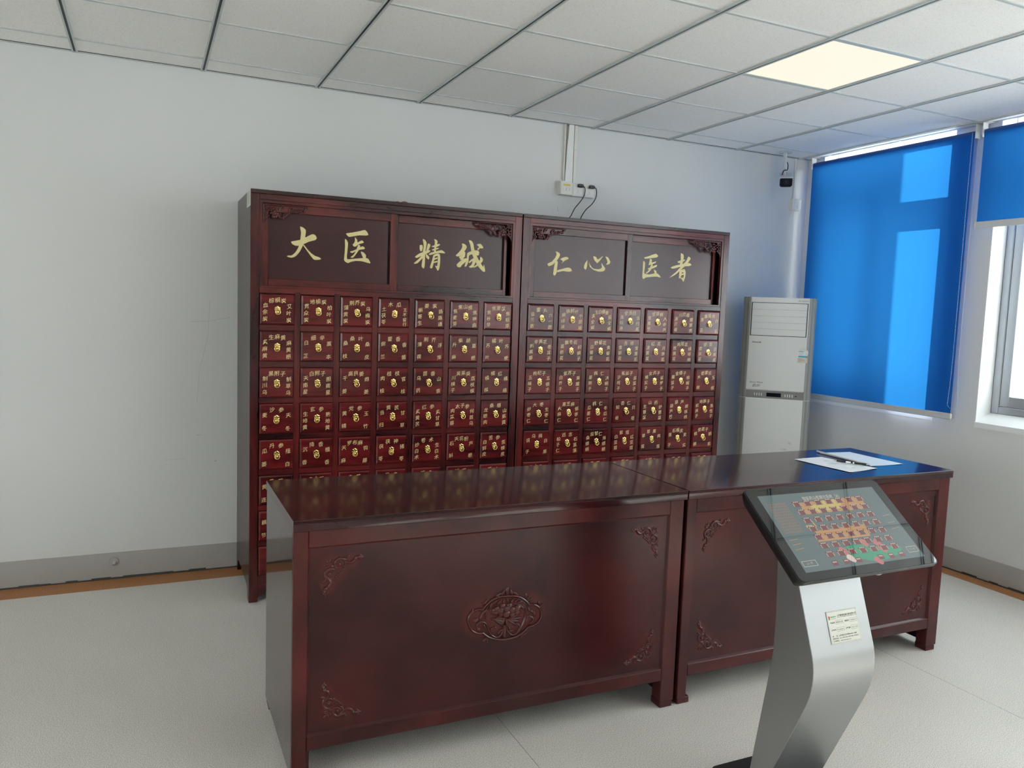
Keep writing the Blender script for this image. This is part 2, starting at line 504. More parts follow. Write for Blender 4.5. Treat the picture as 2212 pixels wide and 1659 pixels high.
# outlines of the painted characters (cabinet doors) and of the counter medallion, metres
BIG = {
 "大": (-0.572, [
  [(0.974,1.825),(0.990,1.830),(1.021,1.838),(1.051,1.855),(1.077,1.869),(1.092,1.866),(1.100,1.851),(1.092,1.841),(1.062,1.831),(1.031,1.815),(1.007,1.807),(0.992,1.808),(0.979,1.815)],
  [(1.017,1.902),(1.032,1.899),(1.045,1.888),(1.045,1.872),(1.042,1.849),(1.036,1.822),(1.027,1.799),(1.015,1.776),(0.996,1.754),(0.978,1.746),(0.963,1.748),(0.954,1.752),(0.960,1.756),(0.978,1.758),(0.996,1.775),(1.009,1.798),(1.016,1.821),(1.020,1.847),(1.022,1.874)],
  [(1.031,1.818),(1.042,1.808),(1.055,1.792),(1.074,1.774),(1.093,1.762),(1.114,1.756),(1.123,1.748),(1.112,1.744),(1.088,1.743),(1.071,1.761),(1.052,1.786),(1.036,1.807)],
 ]),
 "医": (-0.572, [
  [(1.248,1.885),(1.279,1.892),(1.318,1.902),(1.345,1.910),(1.358,1.900),(1.364,1.886),(1.350,1.882),(1.318,1.881),(1.279,1.872),(1.262,1.870)],
  [(1.243,1.857),(1.252,1.852),(1.259,1.837),(1.257,1.803),(1.255,1.757),(1.281,1.758),(1.317,1.763),(1.352,1.767),(1.366,1.763),(1.376,1.748),(1.377,1.741),(1.361,1.743),(1.333,1.749),(1.301,1.749),(1.274,1.742),(1.262,1.736),(1.248,1.741),(1.240,1.752),(1.243,1.790),(1.244,1.825)],
  [(1.295,1.869),(1.305,1.858),(1.308,1.845),(1.315,1.847),(1.331,1.856),(1.341,1.847),(1.337,1.843),(1.315,1.835),(1.300,1.823),(1.290,1.822),(1.283,1.831),(1.290,1.839),(1.295,1.851)],
  [(1.270,1.794),(1.288,1.801),(1.312,1.814),(1.335,1.826),(1.347,1.818),(1.343,1.812),(1.320,1.807),(1.296,1.796),(1.281,1.788)],
  [(1.315,1.833),(1.323,1.826),(1.318,1.810),(1.304,1.787),(1.287,1.765),(1.273,1.766),(1.289,1.780),(1.302,1.802),(1.308,1.821)],
  [(1.326,1.798),(1.340,1.795),(1.353,1.782),(1.352,1.767),(1.340,1.766),(1.334,1.777)],
 ]),
 "精": (-0.548, [
  [(1.668,1.887),(1.681,1.883),(1.690,1.869),(1.687,1.845),(1.683,1.813),(1.683,1.781),(1.682,1.744),(1.677,1.731),(1.668,1.737),(1.665,1.747),(1.669,1.780),(1.670,1.820),(1.674,1.852)],
  [(1.652,1.853),(1.665,1.856),(1.669,1.844),(1.665,1.824),(1.659,1.821),(1.652,1.831)],
  [(1.698,1.866),(1.711,1.861),(1.709,1.847),(1.695,1.822),(1.689,1.825),(1.692,1.845)],
  [(1.627,1.791),(1.649,1.809),(1.678,1.822),(1.708,1.832),(1.710,1.822),(1.683,1.807),(1.653,1.793),(1.637,1.785)],
  [(1.670,1.804),(1.679,1.800),(1.662,1.779),(1.642,1.758),(1.625,1.753),(1.623,1.758),(1.645,1.778)],
  [(1.687,1.811),(1.707,1.794),(1.703,1.781),(1.690,1.791)],
  [(1.718,1.852),(1.741,1.862),(1.760,1.868),(1.766,1.863),(1.750,1.852),(1.729,1.848)],
  [(1.720,1.835),(1.750,1.846),(1.762,1.844),(1.742,1.835),(1.727,1.830)],
  [(1.702,1.808),(1.717,1.819),(1.751,1.829),(1.777,1.835),(1.796,1.823),(1.792,1.819),(1.773,1.820),(1.743,1.816),(1.715,1.806)],
  [(1.732,1.892),(1.747,1.887),(1.752,1.878),(1.746,1.857),(1.742,1.824),(1.734,1.824),(1.735,1.856),(1.736,1.877)],
  [(1.730,1.806),(1.739,1.808),(1.736,1.784),(1.730,1.755),(1.724,1.735),(1.713,1.736),(1.714,1.750),(1.722,1.775)],
  [(1.730,1.806),(1.751,1.816),(1.766,1.812),(1.769,1.790),(1.768,1.757),(1.764,1.733),(1.757,1.723),(1.751,1.732),(1.741,1.750),(1.753,1.750),(1.756,1.785),(1.754,1.803),(1.734,1.798)],
  [(1.730,1.785),(1.752,1.795),(1.752,1.788),(1.733,1.780)],
  [(1.729,1.769),(1.752,1.776),(1.752,1.769),(1.729,1.763)],
 ]),
 "诚": (-0.548, [
  [(1.894,1.879),(1.911,1.876),(1.922,1.864),(1.917,1.848),(1.897,1.826),(1.882,1.809),(1.865,1.808),(1.860,1.813),(1.877,1.831),(1.892,1.850),(1.896,1.863)],
  [(1.885,1.809),(1.904,1.839),(1.913,1.833),(1.914,1.819),(1.901,1.793),(1.885,1.789),(1.892,1.801)],
  [(1.866,1.763),(1.883,1.780),(1.909,1.798),(1.925,1.799),(1.919,1.782),(1.899,1.764),(1.887,1.749),(1.871,1.751)],
  [(1.878,1.804),(1.902,1.820),(1.914,1.811),(1.894,1.793)],
  [(1.926,1.828),(1.948,1.841),(1.975,1.847),(1.989,1.844),(1.991,1.834),(1.967,1.826),(1.944,1.821),(1.936,1.812),(1.934,1.783),(1.924,1.758),(1.913,1.754),(1.917,1.774),(1.925,1.799)],
  [(1.933,1.899),(1.949,1.897),(1.960,1.883),(1.966,1.855),(1.983,1.815),(2.007,1.779),(2.023,1.759),(2.028,1.772),(2.036,1.735),(2.024,1.733),(1.996,1.757),(1.968,1.797),(1.951,1.838),(1.943,1.874)],
  [(2.005,1.814),(2.019,1.804),(2.018,1.788),(1.996,1.766),(1.969,1.752),(1.965,1.754),(1.987,1.773),(2.002,1.795)],
  [(1.937,1.783),(1.959,1.801),(1.974,1.806),(1.977,1.785),(1.965,1.756),(1.951,1.750),(1.938,1.754),(1.953,1.767),(1.959,1.788),(1.941,1.775)],
  [(1.981,1.879),(2.003,1.884),(2.020,1.867),(2.015,1.860),(1.999,1.859),(1.991,1.848),(1.986,1.856),(1.995,1.867)],
  [(1.982,1.848),(1.996,1.840),(1.994,1.822),(1.983,1.819),(1.975,1.833)],
 ]),
 "仁": (-0.572, [
  [(2.463,1.871),(2.487,1.863),(2.492,1.849),(2.475,1.822),(2.447,1.794),(2.421,1.784),(2.414,1.798),(2.440,1.811),(2.462,1.835),(2.470,1.856)],
  [(2.466,1.818),(2.479,1.813),(2.477,1.785),(2.474,1.750),(2.464,1.732),(2.452,1.740),(2.455,1.772),(2.459,1.795)],
  [(2.495,1.829),(2.524,1.842),(2.544,1.842),(2.548,1.832),(2.525,1.822),(2.506,1.805),(2.512,1.818)],
  [(2.474,1.761),(2.507,1.772),(2.547,1.783),(2.567,1.778),(2.574,1.764),(2.554,1.759),(2.514,1.761),(2.482,1.753)],
 ]),
 "心": (-0.572, [
  [(2.676,1.831),(2.674,1.795),(2.667,1.777),(2.654,1.788),(2.660,1.812)],
  [(2.686,1.822),(2.698,1.803),(2.719,1.786),(2.757,1.785),(2.777,1.795),(2.772,1.821),(2.787,1.805),(2.800,1.790),(2.792,1.775),(2.758,1.770),(2.719,1.779),(2.694,1.797)],
  [(2.715,1.858),(2.733,1.855),(2.747,1.841),(2.780,1.863),(2.771,1.848),(2.745,1.820),(2.731,1.828),(2.719,1.842)],
  [(2.798,1.861),(2.816,1.857),(2.832,1.834),(2.828,1.819),(2.805,1.814),(2.814,1.827),(2.809,1.841)],
 ]),
 "医b": (-0.548, [
  [(3.088,1.874),(3.124,1.885),(3.171,1.902),(3.191,1.889),(3.176,1.879),(3.125,1.871),(3.097,1.867)],
  [(3.082,1.852),(3.096,1.844),(3.096,1.807),(3.095,1.777),(3.131,1.773),(3.183,1.784),(3.206,1.773),(3.216,1.759),(3.184,1.763),(3.132,1.757),(3.106,1.753),(3.092,1.743),(3.082,1.754),(3.082,1.806)],
  [(3.132,1.870),(3.146,1.862),(3.145,1.847),(3.163,1.851),(3.178,1.855),(3.171,1.845),(3.142,1.834),(3.124,1.830),(3.127,1.846)],
  [(3.118,1.808),(3.150,1.822),(3.183,1.835),(3.182,1.823),(3.151,1.810),(3.129,1.802)],
  [(3.145,1.840),(3.154,1.829),(3.137,1.797),(3.112,1.777),(3.107,1.780),(3.129,1.803)],
  [(3.163,1.805),(3.182,1.796),(3.184,1.781),(3.171,1.782)],
 ]),
 "者": (-0.548, [
  [(3.360,1.916),(3.379,1.910),(3.384,1.892),(3.376,1.847),(3.363,1.828),(3.357,1.846),(3.362,1.878)],
  [(3.340,1.864),(3.381,1.879),(3.397,1.877),(3.382,1.866),(3.348,1.855)],
  [(3.289,1.824),(3.323,1.838),(3.383,1.851),(3.429,1.860),(3.446,1.848),(3.423,1.840),(3.369,1.834),(3.316,1.820),(3.301,1.818)],
  [(3.419,1.900),(3.437,1.888),(3.414,1.856),(3.370,1.816),(3.326,1.782),(3.282,1.761),(3.326,1.795),(3.369,1.837),(3.405,1.874)],
  [(3.359,1.809),(3.373,1.803),(3.370,1.766),(3.356,1.762),(3.355,1.790)],
  [(3.359,1.809),(3.393,1.820),(3.404,1.799),(3.401,1.767),(3.391,1.740),(3.374,1.759),(3.354,1.765),(3.389,1.766),(3.391,1.798),(3.368,1.797)],
  [(3.363,1.787),(3.391,1.795),(3.392,1.785),(3.364,1.779)],
 ]),
}
MED = [
 ("T",0.0037,[(-0.0820,0.0290),(-0.0700,0.0440),(-0.0520,0.0580),(-0.0260,0.0670),(0.0030,0.0680),(0.0350,0.0640),(0.0620,0.0560),(0.0850,0.0390),(0.0960,0.0250)]),
 ("T",0.0037,[(0.0960,0.0250),(0.1140,0.0240),(0.1330,0.0130),(0.1450,-0.0050),(0.1460,-0.0280),(0.1350,-0.0430),(0.1180,-0.0530),(0.0960,-0.0560)]),
 ("T",0.0037,[(0.0960,-0.0550),(0.0820,-0.0690),(0.0570,-0.0830),(0.0270,-0.0880),(-0.0060,-0.0880),(-0.0350,-0.0810),(-0.0600,-0.0690),(-0.0810,-0.0510)]),
 ("T",0.0037,[(-0.0810,-0.0530),(-0.0980,-0.0520),(-0.1190,-0.0390),(-0.1310,-0.0190),(-0.1350,0.0010),(-0.1310,0.0150),(-0.1180,0.0280),(-0.0970,0.0330),(-0.0820,0.0290)]),
 ("T",0.0020,[(-0.0730,0.0250),(-0.0620,0.0400),(-0.0430,0.0520),(-0.0210,0.0590),(0.0050,0.0600),(0.0340,0.0570),(0.0590,0.0480),(0.0790,0.0330),(0.0890,0.0200)]),
 ("T",0.0031,[(-0.0880,-0.0390),(-0.0950,-0.0390),(-0.1020,-0.0300),(-0.1010,-0.0190),(-0.0890,-0.0120),(-0.0750,-0.0160),(-0.0640,-0.0290),(-0.0570,-0.0460),(-0.0480,-0.0620),(-0.0310,-0.0750),(-0.0160,-0.0740),(-0.0060,-0.0640),(-0.0010,-0.0480),(0.0010,-0.0350)]),
 ("T",0.0031,[(0.1040,-0.0420),(0.1130,-0.0370),(0.1130,-0.0260),(0.1010,-0.0170),(0.0890,-0.0180),(0.0800,-0.0300),(0.0720,-0.0460),(0.0620,-0.0620),(0.0480,-0.0750),(0.0320,-0.0760),(0.0190,-0.0640),(0.0110,-0.0490),(0.0070,-0.0350)]),
 ("T",0.0027,[(-0.0310,-0.0400),(-0.0360,-0.0380),(-0.0470,-0.0430),(-0.0480,-0.0540),(-0.0410,-0.0630)]),
 ("T",0.0027,[(0.0410,-0.0440),(0.0480,-0.0380),(0.0590,-0.0430),(0.0620,-0.0560),(0.0550,-0.0690)]),
 ("T",0.0020,[(-0.0690,-0.0080),(-0.0690,0.0110),(-0.0600,0.0280),(-0.0430,0.0370),(-0.0220,0.0410)]),
 ("T",0.0020,[(0.0360,0.0370),(0.0620,0.0270),(0.0790,0.0120),(0.0830,-0.0090),(0.0770,-0.0280),(0.0680,-0.0440)]),
 ("E",-0.0260,0.0710,0.0102,0.0037,-25),
 ("E",-0.0230,0.0770,0.0102,0.0041,15),
 ("E",-0.0070,0.0810,0.0102,0.0044,55),
 ("E",0.0090,0.0840,0.0119,0.0058,90),
 ("E",0.0250,0.0800,0.0111,0.0044,115),
 ("E",0.0380,0.0740,0.0102,0.0041,150),
 ("E",0.0460,0.0670,0.0068,0.0031,190),
 ("E",0.0820,0.0590,0.0094,0.0034,100),
 ("E",0.0920,0.0510,0.0094,0.0034,60),
 ("E",0.0990,0.0430,0.0094,0.0034,20),
 ("E",-0.0780,0.0520,0.0094,0.0034,10),
 ("E",-0.0700,0.0590,0.0094,0.0034,50),
 ("E",-0.0630,0.0630,0.0077,0.0031,110),
 ("E",-0.1260,0.0210,0.0077,0.0034,30),
 ("E",-0.1200,0.0300,0.0077,0.0031,80),
 ("E",0.1340,0.0260,0.0077,0.0031,100),
 ("E",0.1450,0.0150,0.0085,0.0031,60),
 ("E",-0.0710,-0.0780,0.0085,0.0034,40),
 ("E",-0.0620,-0.0850,0.0077,0.0034,95),
 ("E",0.0700,-0.0860,0.0085,0.0034,60),
 ("E",0.0820,-0.0800,0.0094,0.0034,20),
 ("E",-0.0860,0.0070,0.0102,0.0044,60),
 ("E",-0.0810,0.0170,0.0102,0.0044,50),
 ("E",-0.0730,0.0230,0.0085,0.0037,30),
 ("E",-0.0510,0.0410,0.0094,0.0041,70),
 ("E",-0.0400,0.0480,0.0085,0.0037,40),
 ("E",-0.0200,0.0490,0.0094,0.0037,45),
 ("E",-0.0030,0.0490,0.0077,0.0037,80),
 ("E",0.0130,0.0490,0.0085,0.0037,100),
 ("E",0.0310,0.0500,0.0094,0.0034,50),
 ("E",0.0470,0.0490,0.0102,0.0034,40),
 ("E",0.0590,0.0390,0.0085,0.0037,20),
 ("E",0.0960,0.0080,0.0094,0.0044,-60),
 ("E",0.1060,0.0000,0.0085,0.0041,-40),
 ("E",0.1170,-0.0100,0.0094,0.0051,-70),
 ("E",0.0670,0.0200,0.0102,0.0041,-40),
 ("E",-0.1060,-0.0050,0.0085,0.0061,20),
 ("E",-0.0950,-0.0360,0.0061,0.0051,0),
 ("E",0.1040,-0.0440,0.0061,0.0044,0),
 ("E",0.0080,0.0210,0.0128,0.0102,0),
 ("E",-0.0140,0.0170,0.0105,0.0119,0),
 ("E",0.0300,0.0130,0.0105,0.0112,0),
 ("E",-0.0060,0.0330,0.0094,0.0085,30),
 ("E",0.0200,0.0310,0.0094,0.0085,-30),
 ("E",0.0090,0.0030,0.0136,0.0112,0),
 ("E",-0.0130,0.0050,0.0102,0.0085,-40),
 ("E",0.0310,0.0000,0.0105,0.0092,40),
 ("E",-0.0320,0.0240,0.0119,0.0085,20),
 ("E",0.0480,0.0170,0.0136,0.0102,20),
 ("E",-0.0330,0.0130,0.0119,0.0068,-20),
 ("E",0.0500,0.0040,0.0119,0.0075,-30),
 ("E",-0.0180,-0.0040,0.0204,0.0037,20),
 ("E",-0.0200,-0.0100,0.0221,0.0041,0),
 ("E",-0.0230,-0.0160,0.0238,0.0044,-20),
 ("E",-0.0210,-0.0240,0.0221,0.0041,-40),
 ("E",0.0330,-0.0110,0.0187,0.0037,20),
 ("E",0.0370,-0.0180,0.0221,0.0041,0),
 ("E",0.0350,-0.0240,0.0204,0.0041,-15),
 ("E",0.0280,-0.0280,0.0187,0.0041,-35),
 ("E",-0.0050,-0.0240,0.0136,0.0058,60),
 ("E",0.0110,-0.0290,0.0102,0.0044,100),
 ("E",-0.0110,-0.0540,0.0085,0.0034,20),
 ("E",-0.0160,-0.0600,0.0085,0.0034,60),
 ("E",0.0220,-0.0510,0.0085,0.0034,120),
 ("E",0.0300,-0.0600,0.0085,0.0034,-10),
 ("E",-0.0730,-0.0310,0.0077,0.0031,100),
 ("E",0.0860,-0.0310,0.0077,0.0031,60),
 ("E",0.0040,-0.0600,0.0051,0.0187,0),
]

# ------------------------------------------------------------------ the writing on the drawers (top | left column | right column)
TEXT_LEFT = [
 ['棕榈炭|血余炭|艾叶炭', '地榆炭|贯众炭|柏叶炭', '荆芥炭|蒲黄炭|乌梅炭', '木瓜|土茯苓|王不留行', '姜炭|槲寄生|路路通', '焦山楂|焦麦芽|焦神曲', '焦薏苡|焦谷芽|焦稻芽'],
 ['生麻黄|炙麻黄|麻黄根', '细辛|白芷|藁本', '桑叶|桑枝|桑皮', '藿香|佩兰|香薷', '荆芥|薄荷|浮萍', '柴胡|升麻|葛根', '橘叶|苏叶|苏梗'],
 ['黑附子|制川乌|制草乌', '白附子|天南星|胆南星', '高良姜|干姜|炮姜', '桂枝|肉桂|官桂', '茴香|乌药|山柰', '吴茱萸|川楝子|荔枝核', '橘红|橘核|橘络'],
 ['沙参|麦冬|天冬', '玄参|生地黄|熟地黄', '党参|黄精|玉竹', '黄芪|当归|甘草', '红参|炙黄芪|炙甘草', '太子参|肉苁蓉|何首乌', '桑椹|龙眼肉|山茱萸'],
 ['丹参|瓜蒌|薤白', '降香|沉香|檀香', '罗布麻|天麻|钩藤', '茯神|茯苓|猪苓', '苍术|炒白术|生白术', '天花粉|石斛|芦根', '苦参|白鲜皮|苦楝皮'],
 ['黄芩|黄连|', '赤小豆||', '赤芍||', '丹皮||', '郁金||', '川芎||', '苏木||'],
 ['白及|藕节|', '', '', '', '', '', ''],
]
TEXT_RIGHT = [
 ['雷丸|益元散|六一散', '铁树叶|铜绿块|千层塔', '生白僵蚕|淡全蝎|盐全蝎', '全当归|当归身|当归尾', '甘草梢|甘草节|人参芦', '川贝母|浙贝母|罂粟壳', '塞隆骨|黑丑|白丑'],
 ['辛夷花|刺蒺藜|苍耳子', '款冬花|葛根花|枳椇子', '野菊花|白菊花|黄菊花', '连翘|金银花|金莲花', '红花|凌霄花|月季花', '鸡冠花|玫瑰花|绿萼梅', '缬草|合欢花|合欢皮'],
 ['枸杞子|五味子|五倍子', '紫苏子|白芥子|莱菔子', '蕤仁|蔓荆子|决明子', '菟丝子|沙苑子|韭菜子', '女贞子|楮实子|娑罗子', '金樱子|覆盆子|棕榈子', '密蒙花|木贼|玉枝'],
 ['大枣|炒枣仁|生枣仁', '黑芝麻|火麻仁|郁李仁', '桃仁|瓜蒌仁|冬瓜仁', '杏仁|知母|贝母', '山药|生薏苡|炒薏苡', '葫芦|葫芦巴|胡核桃', '地肤子|蛇床子|急性子'],
 ['乌梅|诃子|白果', '远志|柏子仁|石菖蒲', '益智仁|桑螵蛸|海螵蛸', '紫蔻|白豆蔻|红豆蔻', '草果|草蔻|肉蔻', '石榴皮|莲子|芡实', '使君子|槟榔|鹤虱'],
 ['生大黄||', '木通||', '芦荟||', '车前子||', '五加皮||', '丁香||', '栀子||'],
 ['', '', '', '', '', '', ''],
]
for rows in TEXT_LEFT + TEXT_RIGHT:
    for t in rows:
        for ch in t:
            if ch != '|': glyph(ch, 0.0)
TITLE = '智能药斗柜展示系统（A）'
PLATE = [('上海', 0.0)]
for a in [(TITLE, 0.0, 0.0), ('Gunmmdy', 0.35, 0.03), ('Enjoy Wind', 0.3, 0.005), ('韵风', 0.2, 0.0),
          ('上海欧越仪器设备有限公司', 0, 0.015), ('SHANGHAI INSTRUMENT AND EQUIPMENT CO.,LTD', 0, 0.01), ('产品名称', 0, 0.015), ('智能药斗柜', 0, 0.0),
          ('规格型号', 0, 0.015), ('DAZZW-A', 0, 0), ('生产编号', 0, 0.015), ('NO.2021206', 0, 0), ('生产日期', 0, 0.015), ('2021-12-28', 0, 0),
          ('地　　址：上海市松江区车墩镇188号11号楼', 0, 0.01), ('服务热线：021-54471682 54471686 33528812', 0, 0.01), ('公司网址：www.shouxy.com', 0, 0.01),
          ('上一页', 0, 0), ('下一页', 0, 0), ('医学', 0, 0)]:
    line(*a)

# ------------------------------------------------------------------ the room
HC = 2.737            # ceiling height
XL, XR, YF = -4.2, 4.9, -9.3
TH = 0.24
def struct(o):
    o['kind'] = 'structure'; return o

b = MB(); b.box(XL - TH, XR + TH, 0.0, TH, -0.05, 3.0)
wall_back = struct(b.build('wall_back', M_WALL))
# the left wall, out of the picture, gets windows added to brighten that side
ADDED_OPEN_L = [(-3.0, -4.3), (-4.7, -6.0), (-6.4, -7.7)]
b = MB()
b.box(XL - TH, XL, YF, 0.0, -0.05, 0.945)
b.box(XL - TH, XL, YF, 0.0, 2.65, 3.0)
ed = [0.0] + [e for o in ADDED_OPEN_L for e in o] + [YF]
for i in range(0, len(ed), 2):
    b.box(XL - TH, XL, ed[i + 1], ed[i], 0.945, 2.65)
struct(b.build('wall_left', M_WALL))
for n, (ya, yb) in enumerate(ADDED_OPEN_L, 7):
    b = MB()
    for y0, y1, z0, z1 in ((yb, yb + .05, .945, 2.65), (ya - .05, ya, .945, 2.65), (yb + .05, ya - .05, .945, 1.0), (yb + .05, ya - .05, 2.60, 2.65), ((ya + yb) / 2 - .03, (ya + yb) / 2 + .03, 1.0, 2.60)):
        b.bbox(XL - 0.16, XL - 0.09, y0, y1, z0, z1, 0.004)
    w = struct(b.build('window_%d' % n, M_ALU))  # unseen window added for its light
    b = MB(); b.box(XL - 0.13, XL - 0.125, yb + 0.04, ya - 0.04, 0.99, 2.61); b.build('pane', M_GLASS, w)
b = MB(); b.box(XL - TH, XR + TH, YF - TH, YF, -0.05, 3.0)
wall_front = struct(b.build('wall_front', M_WALLDARK))

OPEN = [(-0.16, -1.225), (-1.51, -2.69), (-2.98, -4.16), (-4.45, -5.63), (-5.92, -7.10), (-7.39, -8.57)]
SILL = 0.945
b = MB()
b.box(XR, XR + TH, YF, 0.0, -0.05, SILL)
b.box(XR, XR + TH, YF, 0.0, 2.98, 3.0)
edges = [0.0] + [e for o in OPEN for e in o] + [YF]
for i in range(0, len(edges), 2):
    b.box(XR, XR + TH, edges[i + 1], edges[i], SILL, 2.98)
wall_right = struct(b.build('wall_right', M_WALL))
# unseen wall added past the corner to keep sun off part of the blind
b = MB(); b.box(XR + TH, 7.0, -0.04, 0.6, -4.0, 7.0); struct(b.build('wall_sun_blocker', M_WALL))
b = MB(); b.box(5.9, 6.5, -2.38, -1.05, -4.0, 6.0); struct(b.build('column', M_WALL))  # no known column: unseen block added to keep sun off the second window

# windows in the right wall
XFR = 5.03
for n, (ya, yb) in enumerate(OPEN, 1):
    w = struct(empty('window_%d' % n, (XR, (ya + yb) / 2, SILL)))
    def L(bb, nm, mt):  # geometry given in world coordinates
        o = bb.build(nm, mt, w)
        o.matrix_parent_inverse = Matrix.Translation((-XR, -(ya + yb) / 2, -SILL))
        return o
    s = MB(); s.prism([(XR - 0.004, SILL - 0.03), (XR - 0.004, SILL + 0.002), (XFR, 1.0), (XR + TH, 1.0), (XR + TH, SILL - 0.03)], 'y', yb, ya)
    L(s, 'window_sill', M_SILL)
    for side, y0, y1 in (('a', ya - 0.004, ya), ('b', yb, yb + 0.004)):
        s = MB(); s.box(XR, XFR, y0, y1, SILL, 2.98); L(s, 'reveal', M_SILL)
    fr = MB()
    z0, z1 = 1.0, 2.98
    fr.bbox(XFR, XFR + 0.07, yb + 0.004, yb + 0.05, z0, z1, 0.004)
    fr.bbox(XFR, XFR + 0.07, ya - 0.05, ya - 0.004, z0, z1, 0.004)
    fr.bbox(XFR, XFR + 0.07, yb + 0.05, ya - 0.05, z0, z0 + 0.045, 0.004)
    fr.bbox(XFR, XFR + 0.07, yb + 0.05, ya - 0.05, z1 - 0.05, z1, 0.004)
    L(fr, 'window_frame', M_ALU)
    s = MB(); s.bbox(XFR + 0.005, XFR + 0.065, yb + 0.05, ya - 0.05, 2.405, 2.49, 0.004); L(s, 'transom', M_ALU)
    ym = (ya + yb) / 2
    for k, (p, q, xo) in enumerate(((ya - 0.05, ym - 0.03, 0.0), (ym + 0.03, yb + 0.05, 0.028))):
        s = MB(); x = XFR + 0.008 + xo
        s.bbox(x, x + 0.026, p - 0.055, p, z0 + 0.045, 2.40, 0.003)
        s.bbox(x, x + 0.026, q, q + 0.055, z0 + 0.045, 2.40, 0.003)
        s.bbox(x, x + 0.026, q + 0.055, p - 0.055, z0 + 0.045, z0 + 0.11, 0.003)
        s.bbox(x, x + 0.026, q + 0.055, p - 0.055, 2.34, 2.40, 0.003)
        L(s, 'sash', M_ALU)
        s = MB(); s.box(x + 0.010, x + 0.015, q + 0.05, p - 0.05, z0 + 0.10, 2.35); L(s, 'pane', M_GLASS)
    s = MB(); s.box(XFR + 0.03, XFR + 0.035, yb + 0.05, ya - 0.05, 2.49, z1 - 0.05); L(s, 'pane', M_GLASS)

# floor: a slab with vinyl sheets and the orange border
b = MB(); b.box(XL, XR, YF, 0.0, -0.06, -0.003)
floor = struct(b.build('floor', M_SUB))
BY, BX = -0.164, 4.787
seams = [XL, -2.43, -0.43, 1.505, 3.432, BX]
for x0, x1 in zip(seams[:-1], seams[1:]):
    b = MB(); b.box(x0 + 0.0012, x1 - 0.0012, YF, BY - 0.0006, -0.003, 0.0)
    b.build('vinyl_sheet', M_FLOOR, floor)
b = MB(); b.box(XL, XR, BY + 0.0006, 0.0, -0.003, 0.0); b.build('border_strip', M_ORANGE, floor)
b = MB(); b.box(BX + 0.0006, XR, YF, BY - 0.0006, -0.003, 0.0); b.build('border_strip', M_ORANGE, floor)

# grey painted skirting with a ragged dark seam below
def skirting(name, horizontal):
    b = MB()
    if horizontal: b.box(XL, XR - 0.004, -0.004, 0.0, 0.0, 0.145)
    else: b.box(XR - 0.004, XR, YF, -0.004, 0.0, 0.138)
    o = struct(b.build(name, M_SKIRT))
    c = MB()
    p = XL if horizontal else YF
    end = XR - 0.01 if horizontal else -0.01
    while p < end - 0.01:
        q = min(p + random.uniform(0.05, 0.16), end); h = random.uniform(0.005, 0.014)
        if horizontal: c.box(p, q, -0.0065, -0.004, 0.0, h)
        else: c.box(XR - 0.0065, XR - 0.004, p, q, 0.0, h)
        p = q
    if horizontal: c.box(XL, XR - 0.01, -0.0055, -0.004, 0.0, 0.0045)
    else: c.box(XR - 0.0055, XR - 0.004, YF, -0.01, 0.0, 0.0045)
    c.build('caulk_line', M_CAULK, o)
    return o
skirt_back = skirting('baseboard_back', True)
skirting('baseboard_right', False)
b = MB(); b.box(XL, XL + 0.004, YF, -0.01, 0.0, 0.14); struct(b.build('baseboard_left', M_SKIRT))

# cracks and scuffs of the plaster left of the cabinet
for pts, r in (([(0.634, 1.514), (0.628, 1.413), (0.623, 1.332), (0.611, 1.271), (0.597, 1.203), (0.581, 1.142), (0.577, 1.094), (0.572, 1.012), (0.567, 0.959)], 0.0007),
               ([(0.532, 1.40), (0.623, 1.404), (0.661, 1.412), (0.74, 1.428)], 0.0009),
               ([(0.40, 0.640), (0.51, 0.642)], 0.0007), ([(0.565, 0.772), (0.585, 0.772)], 0.0013),
               ([(0.655, 0.628), (0.663, 0.618), (0.668, 0.63)], 0.0016), ([(2.765, 2.205), (2.765, 2.185), (2.775, 2.183)], 0.0014)):
    b = MB(); b.tube([(x, -0.0002, z) for x, z in pts], r, 4, smooth=3)
    b.build('crack', M_CRACK, wall_back)

# ceiling: slab, mineral tiles and the metal grid
b = MB(); b.box(XL - TH, XR, YF - TH, 0.0, HC + 0.02, HC + 0.06)
ceiling = struct(b.build('ceiling', M_TILE))
D0 = 0.2294
def row_y(r): return 0.0 if r == 0 else -(D0 + 0.6 * (r - 1))
KMIN, KMAX, RMAX = -2, 8, 8
LIGHTS = {(1, 3), (5, 3), (1, 7), (5, 7)}
def tile_mesh(w, d):
    b = MB(); b.bbox(-w / 2 + 0.002, w / 2 - 0.002, -d / 2 + 0.002, d / 2 - 0.002, 0.0, 0.014, 0.004)
    return b.mesh('ceiling_tile', M_TILE)
tmesh = {}
for k in range(KMIN, KMAX + 1):
    for r in range(0, RMAX):
        if (k, r) in LIGHTS: continue
        x0, x1 = 0.6 * k, min(0.6 * k + 0.6, XR)
        y1, y0 = row_y(r), row_y(r + 1)
        key = (round(x1 - x0, 4), round(y1 - y0, 4))
        if key not in tmesh: tmesh[key] = tile_mesh(*key)
        inst('ceiling_tile', tmesh[key], ceiling, ((x0 + x1) / 2, (y0 + y1) / 2, HC + 0.002))
